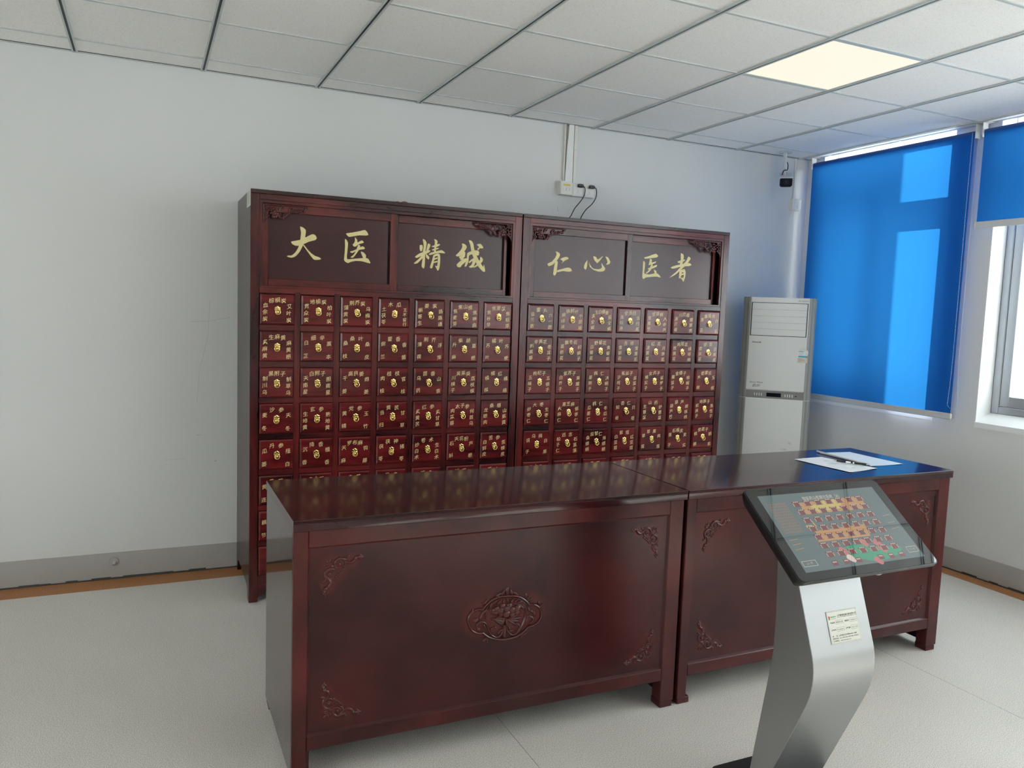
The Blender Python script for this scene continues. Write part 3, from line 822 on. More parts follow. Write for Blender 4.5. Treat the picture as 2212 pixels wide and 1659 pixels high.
# beyond the view the ceiling runs on plain
YT = row_y(RMAX)
b = MB(); b.box(XL, 0.6 * KMIN, YT, 0.0, HC, HC + 0.02); b.box(XL, XR, YF, YT, HC, HC + 0.02)
b.build('ceiling_lining', M_TILE, ceiling)
for k in range(KMIN, KMAX + 1):
    b = MB(); x = 0.6 * k
    b.box(x - 0.0140, x - 0.0055, YT, -0.001, HC - 0.006, HC + 0.003); b.box(x + 0.0055, x + 0.0140, YT, -0.001, HC - 0.006, HC + 0.003)
    b.cur = 1; b.box(x - 0.0055, x + 0.0055, YT, -0.001, HC - 0.001, HC + 0.003)
    b.build('main_tee', [M_TBAR, M_SLOT], ceiling)
b = MB(); b.box(-0.2875, 0.2875, -0.007, 0.007, -0.0025, 0.003); b.cur = 1; b.box(-0.2875, 0.2875, 0.007, 0.0098, 0.0, 0.003)
ct = b.mesh('cross_tee', [M_TBAR, M_SLOT])
b = MB(); b.box(-0.0437, 0.0437, -0.007, 0.007, -0.0025, 0.003); cts = b.mesh('cross_tee', [M_TBAR, M_SLOT])
for k in range(KMIN, KMAX):
    for r in range(1, RMAX + 1): inst('cross_tee', ct, ceiling, (0.6 * k + 0.3, row_y(r), HC))
for r in range(1, RMAX + 1): inst('cross_tee', cts, ceiling, (4.8562, row_y(r), HC))
b = MB(); b.box(XL, XR, -0.018, 0.0, HC - 0.003, HC + 0.003); b.cur = 1; b.box(XL, XR, -0.0195, -0.018, HC - 0.001, HC + 0.003)
struct(b.build('trim_1', [M_TBAR, M_SLOT]))
b = MB(); b.box(XR - 0.018, XR, YF, -0.018, HC - 0.003, HC + 0.003); struct(b.build('trim_2', M_TBAR))

# square LED panels lying in the grid
def ceiling_light(x, y, label):
    t = empty('ceiling_light', (x, y, HC), 0, label, 'ceiling light', 'square ceiling panels')
    f = MB()
    for s in (-1, 1):
        f.box(s * 0.2865 - 0.0075, s * 0.2865 + 0.0075, -0.294, 0.294, -0.002, 0.012)
        f.box(-0.279, 0.279, s * 0.2865 - 0.0075, s * 0.2865 + 0.0075, -0.002, 0.012)
    f.build('frame', M_TBAR, t)
    d = MB(); d.box(-0.279, 0.279, -0.279, 0.279, 0.001, 0.006); d.build('diffuser', M_LIGHT, t)
    return t
ceiling_light(3.3, -1.7294, 'square glowing ceiling panel, the wholly visible one near the window')
ceiling_light(0.9, -1.7294, 'square ceiling panel cut off by the picture top, over the cabinet lettered 大医精诚')
ceiling_light(3.3, -4.1294, 'square ceiling panel overhead in front of the counters, window side')
ceiling_light(0.9, -4.1294, 'square ceiling panel overhead by the viewer, away from the windows')

# ------------------------------------------------------------------ carvings
def mirror_uv(st, fx=1, fz=1):
    return [(k, [(fx * x, fz * z) for x, z in p], r) if k == 'T' else (k, fx * p[0], fz * p[1], r[0], r[1], r[2] * fx * fz) for k, p, r in st]

def carve(strokes, depth, fx=1, fz=1, name='corner_carving', mat=None, swell=1.0):
    """strokes ('T', [(x, z)...], radius or radii) and ('E', (x, z), (rx, rz, degrees)) raised on the plane y = 0 towards -y"""
    b = MB()
    for k, p, r in strokes:
        if k == 'T':
            b.tube([(fx * x, 0.0, fz * z) for x, z in p], [q * swell for q in r] if isinstance(r, list) else r * swell, 8, flat=((0, 1, 0), depth), smooth=4)
        else:
            rx, rz, a = r
            b.ell((fx * p[0], 0.0, fz * p[1]), rx * swell, max(min(rx, rz), 0.0025) * depth, rz * swell, -radians(a) * fx * fz, 'y', 8, 6)
    return b.mesh(name, mat or M_CARVE, 50, recalc=True)

# one corner scroll: corner of the panel at (0, 0), arms along +x and -z, in units of 0.122 m
_A = [('T', [(.62, -.03), (.56, .045), (.47, .015), (.37, .01), (.29, .07), (.26, .16), (.29, .23), (.35, .24)], [.016, .022, .03, .032, .03, .026, .02, .014]),
      ('T', [(.45, .03), (.52, .10), (.535, .17), (.50, .23), (.44, .26)], [.016, .022, .022, .018, .014]),
      ('T', [(.35, .24), (.42, .21), (.455, .15), (.42, .10), (.37, .12)], [.012, .016, .018, .016, .012]),
      ('E', (.395, .155), (.034, .034, 0)), ('E', (.615, -.035), (.026, .026, 0)),
      ('T', [(.50, .07), (.58, .13), (.66, .155), (.74, .125), (.79, .06), (.84, .03)], [.018, .026, .034, .036, .03, .022]),
      ('T', [(.54, .14), (.62, .19), (.71, .205)], [.010, .014, .008]),
      ('E', (.80, .035), (.045, .05, 30)), ('E', (.875, .01), (.040, .055, 80)), ('E', (.935, -.03), (.05, .024, 40)), ('E', (.955, .02), (.055, .026, 0)), ('E', (.93, .062), (.05, .022, -40)),
      ('E', (.145, .035), (.05, .020, -65)), ('E', (.20, .06), (.05, .018, -80)),
      ('E', (.50, .30), (.032, .028, 0)), ('E', (.455, .345), (.030, .026, 0)), ('E', (.415, .385), (.028, .028, 0))]
CORNER = []
for k, p, r in _A:
    if k == 'T':
        CORNER.append(('T', [(x * .122, -z * .122) for x, z in p], [q * .122 * 1.4 for q in r]))
        CORNER.append(('T', [(z * .122, -x * .118) for x, z in p], [q * .122 * 1.4 for q in r]))
    else:
        CORNER.append(('E', (p[0] * .122, -p[1] * .122), (r[0] * .155, r[1] * .155, -r[2])))
        CORNER.append(('E', (p[1] * .122, -p[0] * .118), (r[1] * .155, r[0] * .155, r[2])))
CORNER += [('E', (.055 * .122, -.055 * .122), (.062 * .122, .024 * .122, -45)), ('E', (.20 * .122, -.20 * .122), (.05 * .122, .05 * .122, 0)),
           ('T', [(.29 * .122, -.33 * .122), (.36 * .122, -.36 * .122), (.40 * .122, -.31 * .122)], .020 * .122)]

# fretwork spandrel of the cabinets: corner at (0, 0), 0.21 wide, 0.09 high
FRET = [('T', [(.003, -.003), (.20, -.003), (.208, -.012)], [.0035, .003, .002]), ('T', [(.003, -.003), (.003, -.082), (.0, -.092)], [.0035, .003, .002]),
        ('T', [(.205, -.008), (.198, -.024), (.188, -.020), (.176, -.028), (.158, -.036), (.135, -.034), (.118, -.044), (.100, -.040)], [.003, .0045, .004, .004, .0035, .0035, .004, .004]),
        ('T', [(.003, -.088), (.010, -.075), (.022, -.066), (.030, -.055)], [.004, .004, .0035, .003]),
        ('T', [(.078, -.030), (.083, -.014), (.092, -.008), (.098, -.014), (.092, -.020)], .0028),
        ('T', [(.125, -.032), (.128, -.018), (.137, -.011), (.144, -.017), (.138, -.023)], .0028),
        ('T', [(.150, -.030), (.156, -.020), (.163, -.024)], .0024), ('T', [(.166, -.027), (.172, -.016), (.180, -.020)], .0024),
        ('T', [(.085, -.050), (.078, -.060), (.086, -.066), (.097, -.062), (.100, -.052)], .003),
        ('E', (.112, -.052), (.014, .005, 40)), ('E', (.116, -.045), (.014, .005, 15)), ('E', (.106, -.058), (.013, .004, 60)),
        ('E', (.056, -.048), (.009, .009, 0)), ('E', (.044, -.044), (.009, .006, 20)), ('E', (.068, -.045), (.010, .006, -20)), ('E', (.050, -.060), (.007, .009, 20)), ('E', (.062, -.060), (.007, .009, -20)), ('E', (.056, -.036), (.008, .008, 0)), ('E', (.074, -.054), (.007, .005, 30)),
        ('T', [(.036, -.036), (.026, -.034), (.020, -.044), (.024, -.056), (.034, -.058)], .003),
        ('T', [(.040, -.028), (.030, -.018), (.020, -.022), (.024, -.030)], .0028), ('T', [(.046, -.028), (.052, -.016), (.064, -.016), (.062, -.024)], .0028),
        ('T', [(.008, -.012), (.018, -.008), (.028, -.010), (.034, -.006)], .0028), ('E', (.012, -.020), (.008, .004, 40)), ('E', (.022, -.014), (.008, .003, 10)),
        ('T', [(.010, -.050), (.016, -.060), (.010, -.070), (.005, -.064)], .0028), ('E', (.009, -.036), (.004, .008, 10))]

# ------------------------------------------------------------------ the medicine cabinets
CW, CH, CYF, CYB = 1.455, 2.065, -0.602, -0.014
COL0, COLP, DW = 0.045, 0.1988, 0.165
ROWP, DHT, ROW0 = 0.18165, 0.149, 1.561

def drawer_mesh(w, h):
    b = MB()
    y0, y1, y2, e = 0.012, -0.008, -0.014, 0.0075
    X, Z = w / 2, h / 2
    P = [(-X, y0, -Z), (X, y0, -Z), (X, y0, Z), (-X, y0, Z), (-X, y1, -Z), (X, y1, -Z), (X, y1, Z), (-X, y1, Z),
         (-X + e, y2, -Z + e), (X - e, y2, -Z + e), (X - e, y2, Z - e), (-X + e, y2, Z - e)]
    b.add(P, [(3, 2, 1, 0)] + [(i, (i + 1) % 4, 4 + (i + 1) % 4, 4 + i) for i in range(4)] + [(4 + i, 4 + (i + 1) % 4, 8 + (i + 1) % 4, 8 + i) for i in range(4)] + [(8, 9, 10, 11)])
    return b.mesh('drawer', M_DRAWER, recalc=True)
ME_DRAWER = drawer_mesh(DW, DHT)
ME_BIG = drawer_mesh(0.431, DHT)
# pull: six-lobed plate with a dome, a ring hung in front
b = MB()
n = 48
rings = []
for rr, yy in ((1.0, 0.0), (0.93, -0.0025), (0.55, -0.0042), (0.12, -0.0036)):
    rings.append([((0.0136 + 0.0026 * abs(cos(3 * a))) * rr * sin(a), yy - (0.0008 * abs(cos(3 * a)) if 0.3 < rr < 0.99 else 0), (0.0136 + 0.0026 * abs(cos(3 * a))) * rr * cos(a)) for a in [2 * pi * i / n for i in range(n)]])
vs = [p for r in rings for p in r]
fs = [(j * n + i, j * n + (i + 1) % n, (j + 1) * n + (i + 1) % n, (j + 1) * n + i) for j in range(3) for i in range(n)] + [[3 * n + i for i in range(n)]]
b.add(vs, fs)
b.ell((0, -0.0025, -0.0145), 0.0098, 0.0075, 0.0098, 0, 'y', 14, 10)
b.ell((0, -0.0055, 0.0), 0.0028, 0.005, 0.0028, 0, 'y', 8, 6)
ME_PLATE = b.mesh('back_plate', M_BRASS, 40, recalc=True)
b = MB(); b.torus((0, 0, -0.0128), 0.0122, 0.0021, 'y', 22, 8); ME_RING = b.mesh('ring_pull', M_BRASS, 60)
b = MB(); b.ell((0, 0, 0), 0.0036, 0.003, 0.0036, 0, 'y', 8, 6); ME_LED = b.mesh('indicator_lamp', M_LED, 60)
def upright(nm, w, z0, z1, m, y0=0.0, y1=0.022):
    q = MB(); q.bbox(-w / 2, w / 2, y0, y1, z0, z1, 0.0015); return q.mesh(nm, m)
ME_DIV = upright('drawer_divider', COLP - DW - 0.0024, 0.128, 1.576, M_WOODZ)
ME_RAIL = upright('drawer_rail', DW + 0.004, -(ROWP - DHT) / 2 + 0.0012, (ROWP - DHT) / 2 - 0.0012, M_WOODX, 0.0008, 0.022)
ME_SPAN = {}
ME_FRET = {s: carve(FRET, 0.9, fx=s, swell=1.3) for s in (1, -1)}

def round_loop(P, k=3):
    """closed outline drawn through the given points as a smooth curve"""
    out, n = [], len(P)
    for i in range(n):
        p0, p1, p2, p3 = (Vector(P[(i + j) % n]) for j in (-1, 0, 1, 2))
        for j in range(k):
            t = j / k
            w = p1.lerp(p2, t)
            v = 0.5 * ((2 * p1) + (p2 - p0) * t + (2 * p0 - 5 * p1 + 4 * p2 - p3) * t * t + (3 * p1 - p0 - 3 * p2 + p3) * t ** 3)
            out.append(tuple(v.lerp(w, 0.35)))
    return out

def letters(d, text, y):
    """top line, left column and right column of one drawer, about the drawer's centre, each a part of its own"""
    top, left, right = (text.split('|') + ['', ''])[:3]
    n = len(top)
    pitch, size = {1: (0, .027), 2: (.044, .027), 3: (.0285, .027), 4: (.0235, .025)}.get(n, (.028, .027))
    mb = MB()
    for i, ch in enumerate(top):
        x = (i - (n - 1) / 2) * pitch
        put_char(mb, ch, x, 0.0475 + 0.003 * cos(x * 60) - 0.003 + random.uniform(-.001, .001), size, y)
    mb.build('lettering', M_GILT2, d)
    for s, col in ((-1, left), (1, right)):
        n = len(col)
        if not n: continue
        zs = {2: (.020, -.046), 3: (.021, -.013, -.047), 4: (.022, -.004, -.029, -.053)}.get(n, ())
        mb = MB()
        for i, ch in enumerate(col):
            put_char(mb, ch, s * 0.057 - (0.002 if i else 0), zs[i] - (0.004 if s > 0 else 0), .026 if n < 4 else .022, y)
        mb.build('lettering', M_GILT2, d)

def medicine_cabinet(x0, texts, big1, big2, label):
    xc, yc = x0 + CW / 2, (CYF + CYB) / 2
    t = empty('medicine_cabinet', (xc, yc, 0), 0, label, 'cabinet', 'herb medicine cabinets')
    def lx(x): return x - CW / 2          # from the cabinet's left edge
    yf, yb = CYF - yc, CYB - yc
    def B(nm, m, *a, bev=0.002):
        q = MB(); q.bbox(*a, bev); return q.build(nm, m, t)
    for s in (0, 1):
        xa = lx(0) if s == 0 else lx(CW) - 0.02
        q = MB()
        q.prism([(yf + 0.0225, 0.0), (yf + 0.06, 0.0), (yf + 0.075, 0.045), (yf + 0.11, 0.068), (yb - 0.10, 0.074), (yb - 0.055, 0.055), (yb - 0.045, 0.0), (yb, 0.0), (yb, CH - 0.02), (yf + 0.0225, CH - 0.02)], 'x', xa, xa + 0.02)
        q.build('side_panel', M_SIDE, t, recalc=True)
    B('top_panel', M_SIDE, lx(0), lx(CW), yf, yb, CH - 0.02, CH)
    B('back_panel', M_VOID, lx(0.02), lx(CW - 0.02), yb - 0.012, yb - 0.002, 0.09, CH - 0.02)
    B('inner_board', M_VOID, lx(0.02), lx(CW - 0.02), yf + 0.06, yb - 0.012, 1.566, 1.586)
    B('inner_board', M_VOID, lx(0.02), lx(CW - 0.02), yf + 0.035, yb - 0.012, 0.095, 0.112)
    B('inner_board', M_VOID, lx(0.02), lx(CW - 0.02), yf + 0.030, yf + 0.036, 0.112, 1.566)
    # front frame
    q = MB(); q.bbox(lx(0), lx(0.0425), yf, yf + 0.022, 0.0, CH - 0.02, 0.002); q.build('stile', M_WOODZ, t)
    q = MB(); q.bbox(lx(CW - 0.0425), lx(CW), yf, yf + 0.022, 0.0, CH - 0.02, 0.002); q.build('stile', M_WOODZ, t)
    B('top_rail', M_WOODX, lx(0.0425), lx(CW - 0.0425), yf, yf + 0.022, 2.017, CH - 0.02)
    B('middle_rail', M_WOODX, lx(0.0425), lx(CW - 0.0425), yf + 0.0004, yf + 0.022, 1.5645, 1.593)
    q = MB()
    L0, L1 = lx(0.0425), lx(CW - 0.0425)
    q.prism([(L0, 0.137), (L0, 0.020), (L0 + 0.004, 0.028), (L0 + 0.03, 0.046), (L0 + 0.075, 0.066), (L0 + 0.16, 0.082), (L1 - 0.16, 0.082), (L1 - 0.075, 0.066), (L1 - 0.03, 0.046), (L1 - 0.004, 0.028), (L1, 0.020), (L1, 0.137)], 'y', yf + 0.001, yf + 0.022)
    q.build('apron', M_WOODX, t, recalc=True)
    # moulding round the door opening
    x0_, x1_, z0_, z1_ = lx(0.0425), lx(CW - 0.0425), 1.593, 2.017
    e = 0.0135
    for nm, P in (('l', [(x0_, z0_), (x0_ + e, z0_ + 0.010), (x0_ + e, z1_ - e), (x0_, z1_)]), ('r', [(x1_, z0_), (x1_, z1_), (x1_ - e, z1_ - e), (x1_ - e, z0_ + 0.010)]),
                  ('t', [(x0_, z1_), (x0_ + e, z1_ - e), (x1_ - e, z1_ - e), (x1_, z1_)]), ('b', [(x0_, z0_), (x1_, z0_), (x1_ - e, z0_ + 0.010), (x0_ + e, z0_ + 0.010)])):
        q = MB(); q.prism(P, 'y', yf + 0.004, yf + 0.024)
        q.build('moulding', M_WOODX if nm in 'tb' else M_WOODZ, t, recalc=True)
    # dividers and rails between the drawers
    for c in range(6): inst('drawer_divider', ME_DIV, t, (lx(COL0 + c * COLP + DW + (COLP - DW) / 2), yf, 0))
    for r in range(7):
        for c in range(7): inst('drawer_rail', ME_RAIL, t, (lx(COL0 + c * COLP + DW / 2), yf, ROW0 - r * ROWP - DHT - (ROWP - DHT) / 2))
    # drawers with ring pulls and gilt lettering
    yface = yf - 0.014
    for r in range(7):
        for c in range(7):
            x, z = lx(COL0 + c * COLP + DW / 2), ROW0 - r * ROWP - DHT / 2
            d = inst('drawer', ME_DRAWER, t, (x, yf, z))
            jx = random.uniform(-.002, .002); jz = random.uniform(-.0015, .0015)
            inst('back_plate', ME_PLATE, d, (jx, -0.0138, 0.003 + jz))
            inst('ring_pull', ME_RING, d, (jx, -0.0228, 0.0015 + jz), (radians(-7), radians(random.uniform(-14, 14)), 0))
            inst('indicator_lamp', ME_LED, d, (jx * .5, -0.014, 0.0245))
            if texts[r][c]:
                letters(d, texts[r][c], -0.0144)
    for c in range(3):
        d = inst('drawer', ME_BIG, t, (lx(COL0 + 0.2155 + c * 0.4645), yf, 0.2145))
        inst('back_plate', ME_PLATE, d, (0, -0.0138, 0.003)); inst('ring_pull', ME_RING, d, (0, -0.0228, 0.0015), (radians(-7), 0, 0))
    # sliding doors
    for i, (xa, xb, yd, big, pa, pb) in enumerate(((0.056, 0.737, -0.584, big1, 0.086, 0.692), (0.712, 1.384, -0.560, big2, 0.751, 1.357))):
        yd0 = yd - yc
        d = empty('sliding_door', parent=t)
        q = MB(); q.bbox(lx(xa), lx(pa), yd0, yd0 + 0.02, 1.6035, 2.004, 0.0015); q.build('door_stile', M_WOODZ, d)
        q = MB(); q.bbox(lx(pb + 0.011), lx(xb), yd0, yd0 + 0.02, 1.6035, 2.004, 0.0015); q.build('door_stile', M_WOODZ, d)
        q = MB(); q.bbox(lx(pa), lx(pb + 0.011), yd0, yd0 + 0.02, 1.6035, 1.637, 0.0015); q.build('door_rail', M_WOODX, d)
        q = MB(); q.bbox(lx(pa), lx(pb + 0.011), yd0, yd0 + 0.02, 1.963, 2.004, 0.0015); q.build('door_rail', M_WOODX, d)
        q = MB(); q.box(lx(pa), lx(pb), yd0 + 0.012, yd0 + 0.018, 1.637, 1.963); q.build('door_panel', M_PANEL, d)
        q = MB(); q.box(lx(pb), lx(pb + 0.011), yd0 + 0.016, yd0 + 0.019, 1.637, 1.963); q.build('finger_slot', M_VOID, d)
        for ch in big:
            q = MB()
            for i, P in enumerate(BIG[ch][1]): q.prism([(x - xc, z) for x, z in round_loop(P)], 'y', yd0 + 0.0106 - 0.00012 * i, yd0 + 0.0125)
            q.build('painted_character', M_GILT, d, recalc=True)
    inst('corner_carving', ME_FRET[1], t, (lx(0.0575), yf + 0.012, 2.001))
    inst('corner_carving', ME_FRET[-1], t, (lx(CW - 0.0575), yf + 0.012, 2.001))
    return t

cab_l = medicine_cabinet(0.777, TEXT_LEFT, ['大', '医'], ['精', '诚'], 'dark red drawer cabinet under the gold characters 大医精诚, beside the bare wall')
cab_r = medicine_cabinet(2.2395, TEXT_RIGHT, ['仁', '心'], ['医b', '者'], 'dark red drawer cabinet under the gold characters 仁心医者, beside the air conditioner')
# paper sticker on the left flank of the left cabinet
yc = (CYF + CYB) / 2
q = MB(); q.box(-CW / 2 - 0.0006, -CW / 2, -0.600 - yc, -0.452 - yc, 1.985, 2.062)
st = q.build('paper_sticker', M_STICK, cab_l)
q = MB()
for i in range(9):
    q.box(-CW / 2 - 0.0009, -CW / 2 - 0.0006, -0.575 - yc + 0.012 * i, -0.570 - yc + 0.012 * i + random.uniform(0, .004), 1.992, 2.056)
q.build('print', M_ACG, st)

# ------------------------------------------------------------------ the two counters
CT_F, CT_B, CT_H = -2.258, -1.66, 0.862
ME_CORNER = {(fx, fz): carve(CORNER, 1.0, fx, fz) for fx in (1, -1) for fz in (1, -1)}
q = MB()
for m in MED:
    if m[0] == 'T': q.tube([(x, 0, z) for x, z in m[2]], m[1] * 1.25, 8, flat=((0, 1, 0), 1.3), smooth=4)
    else: q.ell((m[1], 0, m[2]), m[3] * 1.3, max(0.0055, min(m[3], m[4]) * 0.9), m[4] * 1.3, -radians(m[5]), 'y', 8, 6)
ME_MED = q.mesh('flower_medallion', M_CARVE, 50, recalc=True)

def counter(x0, x1, label, px0, px1):
    xc, yc = (x0 + x1) / 2, (CT_F + CT_B) / 2
    t = empty('counter', (xc, yc, 0), 0, label, 'counter', 'wooden dispensing counters')
    X0, X1, Y0, Y1 = x0 - xc, x1 - xc, CT_F - yc, CT_B - yc
    # top board with a ridged edge
    q = MB()
    prof = [(Y0 + 0.003, CT_H - 0.035), (Y0 + 0.003, CT_H - 0.0125)]
    for zb in (CT_H - 0.0118, CT_H - 0.0078, CT_H - 0.0038):
        prof += [(Y0 + 0.0028 - 0.0026 * sin(pi * j / 6), zb + 0.0036 * j / 6) for j in range(7)]
    prof += [(Y0 + 0.005, CT_H), (Y1, CT_H), (Y1, CT_H - 0.035)]
    q.prism(prof, 'x', X0, X1); q.build('counter_top', M_TOP, t, 40, recalc=True)
    bx0, bx1, yf, zt = X0 + 0.0015, X1 - 0.010, Y0 + 0.008, CT_H - 0.035
    # side panels
    for xa, xb in ((bx0, bx0 + 0.018), (bx1 - 0.018, bx1)):
        q = MB(); q.prism([(yf + 0.02, 0.026), (Y1 - 0.004, 0.026), (Y1 - 0.004, zt), (yf + 0.02, zt)], 'x', xa, xb)
        q.build('side_panel', M_CSIDE, t, recalc=True)
    a, c = px0 - xc, px1 - xc
    for xa, xb in ((bx0, a), (c, bx1)):
        q = MB(); q.bbox(xa, xb, yf, yf + 0.02, 0.026, zt, 0.0025); q.build('stile', M_CFRAME, t)
    q = MB(); q.bbox(a, c, yf + 0.0003, yf + 0.02, 0.772, zt, 0.0025); q.build('top_rail', M_CFRAME, t)
    q = MB(); q.bbox(a, c, yf + 0.0003, yf + 0.02, 0.112, 0.161, 0.0025); q.build('bottom_rail', M_CFRAME, t)
    q = MB(); q.box(a, c, yf + 0.011, yf + 0.016, 0.161, 0.772); q.build('front_panel', M_CFRONT, t)
    # bevelled bead round the panel; its colours imitate a top highlight and shadowed sides
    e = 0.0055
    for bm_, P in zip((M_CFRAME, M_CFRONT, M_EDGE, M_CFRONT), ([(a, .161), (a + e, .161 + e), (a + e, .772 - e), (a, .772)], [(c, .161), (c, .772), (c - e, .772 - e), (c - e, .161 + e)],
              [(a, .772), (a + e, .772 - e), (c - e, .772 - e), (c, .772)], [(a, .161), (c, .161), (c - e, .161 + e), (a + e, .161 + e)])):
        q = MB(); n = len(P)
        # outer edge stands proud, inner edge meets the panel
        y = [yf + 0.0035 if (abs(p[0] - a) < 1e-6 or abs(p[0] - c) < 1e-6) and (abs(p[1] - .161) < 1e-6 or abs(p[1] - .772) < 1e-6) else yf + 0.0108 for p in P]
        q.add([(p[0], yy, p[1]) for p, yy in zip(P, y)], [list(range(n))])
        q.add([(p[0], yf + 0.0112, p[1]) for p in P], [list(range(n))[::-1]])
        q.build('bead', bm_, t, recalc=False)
    q = MB(); q.box(bx0 + 0.018, bx1 - 0.018, Y1 - 0.02, Y1 - 0.008, 0.03, 0.80); q.build('back_panel', M_SIDE, t)
    q = MB(); q.box(bx0 + 0.018, bx1 - 0.018, yf + 0.02, Y1 - 0.02, 0.13, 0.15); q.build('bottom_board', M_SIDE, t)
    for fx in (0, 1):
        for fy in (0, 1):
            xa = bx0 + 0.003 if fx == 0 else bx1 - 0.061
            ya = yf + 0.003 if fy == 0 else Y1 - 0.07
            q = MB(); q.bbox(xa, xa + 0.058, ya, ya + 0.062, 0.0, 0.027, 0.003)
            q.bbox(xa + 0.002, xa + 0.056, ya + 0.018, ya + 0.060, 0.026, 0.14, 0.002)
            q.build('foot', M_CFRAME, t)
    for fx, fz, x, z in ((1, 1, a + 0.052, 0.727), (-1, 1, c - 0.046, 0.727), (1, -1, a + 0.052, 0.206), (-1, -1, c - 0.046, 0.206)):
        inst('corner_carving', ME_CORNER[(fx, fz)], t, (x, yf + 0.0105, z))
    inst('flower_medallion', ME_MED, t, ((a + c) / 2, yf + 0.0095, 0.465))
    return t
counter(0.718, 2.194, 'dark red wooden counter with the oval flower carving in plain view', 0.766, 2.121)
counter(2.2005, 3.701, 'dark red wooden counter behind the touchscreen kiosk, with papers on it', 2.245, 3.622)

# ------------------------------------------------------------------ air conditioner standing across the corner
AP, AD, AN = Vector((4.165, -0.245, 0)), Vector((0.7468, -0.6651, 0)), Vector((0.6651, 0.7468, 0))
AZ = math.atan2(AD.y, AD.x)
S0 = 0.233   # middle of the front panel along the front
org = AP + AD * S0 + AN * 0.12
ac = empty('air_conditioner', org[:], AZ, 'tall white floor standing air conditioner with grey ribbed corners in the room corner', 'air conditioner')
# local x along the front (s - S0), y towards the corner (n - 0.12)
HW, YF0, DEP = 0.196, -0.12, 0.24
def plan(inset=0.0):
    return [(-HW - 0.040, -0.095), (-HW - 0.046, -0.055), (-HW - 0.046, YF0 + DEP), (HW + 0.046, YF0 + DEP), (HW + 0.046, -0.055), (HW + 0.040, -0.095), (HW + 0.022, -0.111), (HW + 0.001, YF0 + 0.004), (-HW - 0.001, YF0 + 0.004), (-HW - 0.022, -0.111)]
q = MB(); q.prism(plan(), 'z', 0.02, 1.672); q.build('body', M_ACW, ac, 30, recalc=True)
q = MB(); q.box(-HW - 0.03, HW + 0.03, -0.09, YF0 + DEP - 0.02, 0.0, 0.02); q.build('plinth', M_BLACK, ac)
# ribbed corner pilasters
for s in (-1, 1):
    for z0, z1 in ((0.03, 0.9635), (0.9665, 1.678)):
        q = MB()
        pts = [(HW + 0.001, YF0 + 0.001), (HW + 0.012, YF0 + 0.004), (HW + 0.024, -0.110), (HW + 0.036, -0.101), (HW + 0.044, -0.088), (HW + 0.0485, -0.068), (HW + 0.0485, -0.048)]
        for i in range(len(pts) - 1):
            (xa, ya), (xb, yb_) = pts[i], pts[i + 1]
            q.cur = i % 2
            k = 0.0 if i % 2 else 0.0012
            q.prism([(s * (xa), ya - k), (s * (xb), yb_ - k), (s * (xb - 0.008), yb_ + 0.006), (s * (xa - 0.008), ya + 0.006)], 'z', z0, z1)
        q.build('corner_pilaster', [M_ACG, M_ACG2], ac, recalc=True)
q = MB(); q.bbox(-HW, HW, YF0, YF0 + 0.02, 0.05, 0.9625, 0.004); low = q.build('lower_panel', M_ACW, ac)
for x, z, r in ((0.12, 0.66, .006), (0.128, 0.655, .004), (0.086, 0.612, .006), (0.098, 0.610, .007), (0.072, 0.610, .004)):
    q = MB(); q.torus((x, YF0 - 0.0002, z), r, 0.0012, 'y', 10, 4); q.build('rust_spot', M_RUST, low)
q = MB(); q.bbox(-HW, HW, YF0, YF0 + 0.02, 1.0245, 1.678, 0.004); q.build('upper_panel', M_ACW, ac)
q = MB(); q.bbox(-HW, HW, YF0 + 0.002, YF0 + 0.02, 0.966, 1.0235, 0.003); band = q.build('control_band', M_ACB, ac)
q = MB(); q.bbox(-0.053, 0.045, YF0 + 0.0005, YF0 + 0.004, 0.979, 1.007, 0.001); q.build('display', M_CAMG, band)
for x in [-0.133 + 0.0155 * i for i in range(4)] + [0.072 + 0.016 * i for i in range(4)]:
    q = MB(); q.bbox(x - 0.003, x + 0.003, YF0 - 0.001, YF0 + 0.003, 0.982, 1.003, 0.0012); q.build('button', M_WHITE, band)
q = MB(); q.bbox(0.137, 0.151, YF0 + 0.0005, YF0 + 0.004, 0.989, 0.995, 0.001); q.build('sensor_window', M_BLACK, band)
# louvred outlet
q = MB()
q.box(-0.190, 0.186, YF0 - 0.0006, YF0 + 0.004, 1.407, 1.6415)
outlet = q.build('air_outlet', M_SLIT, ac)
for i in range(5):
    z1 = 1.638 - 0.0455 * i
    q = MB(); q.bbox(-0.184, 0.180, YF0 - 0.0035, YF0 + 0.002, z1 - 0.0450, z1, 0.0012); q.build('louvre', M_ACW, outlet)
def flat_text(nm, m, parent, items):
    q = MB()
    for it in items: put_line(q, *it[:-1], **it[-1])
    return q.build(nm, m, parent)
flat_text('lettering', M_PRINT, ac, [('Gunmmdy', -0.173, 1.3575, 0.013, dict(y=YF0 - 0.0006, width=0.064, slant=0.35, off=0.03)),
                                   ('Enjoy Wind', -0.170, 1.073, 0.014, dict(y=YF0 - 0.0006, width=0.088, slant=0.3, off=0.005)),
                                   ('韵风', -0.151, 1.045, 0.024, dict(y=YF0 - 0.0006, width=0.05, slant=0.2, off=0.0))])
q = MB()
for dx, dz in ((0, 0.0045), (-0.0045, -0.002), (0.0045, -0.002)):
    q.add([(0.128 + dx, YF0 - 0.0006, 1.657 + dz - 0.0042), (0.1315 + dx, YF0 - 0.0006, 1.657 + dz), (0.128 + dx, YF0 - 0.0006, 1.657 + dz + 0.0042), (0.1245 + dx, YF0 - 0.0006, 1.657 + dz)], [(0, 1, 2, 3)])
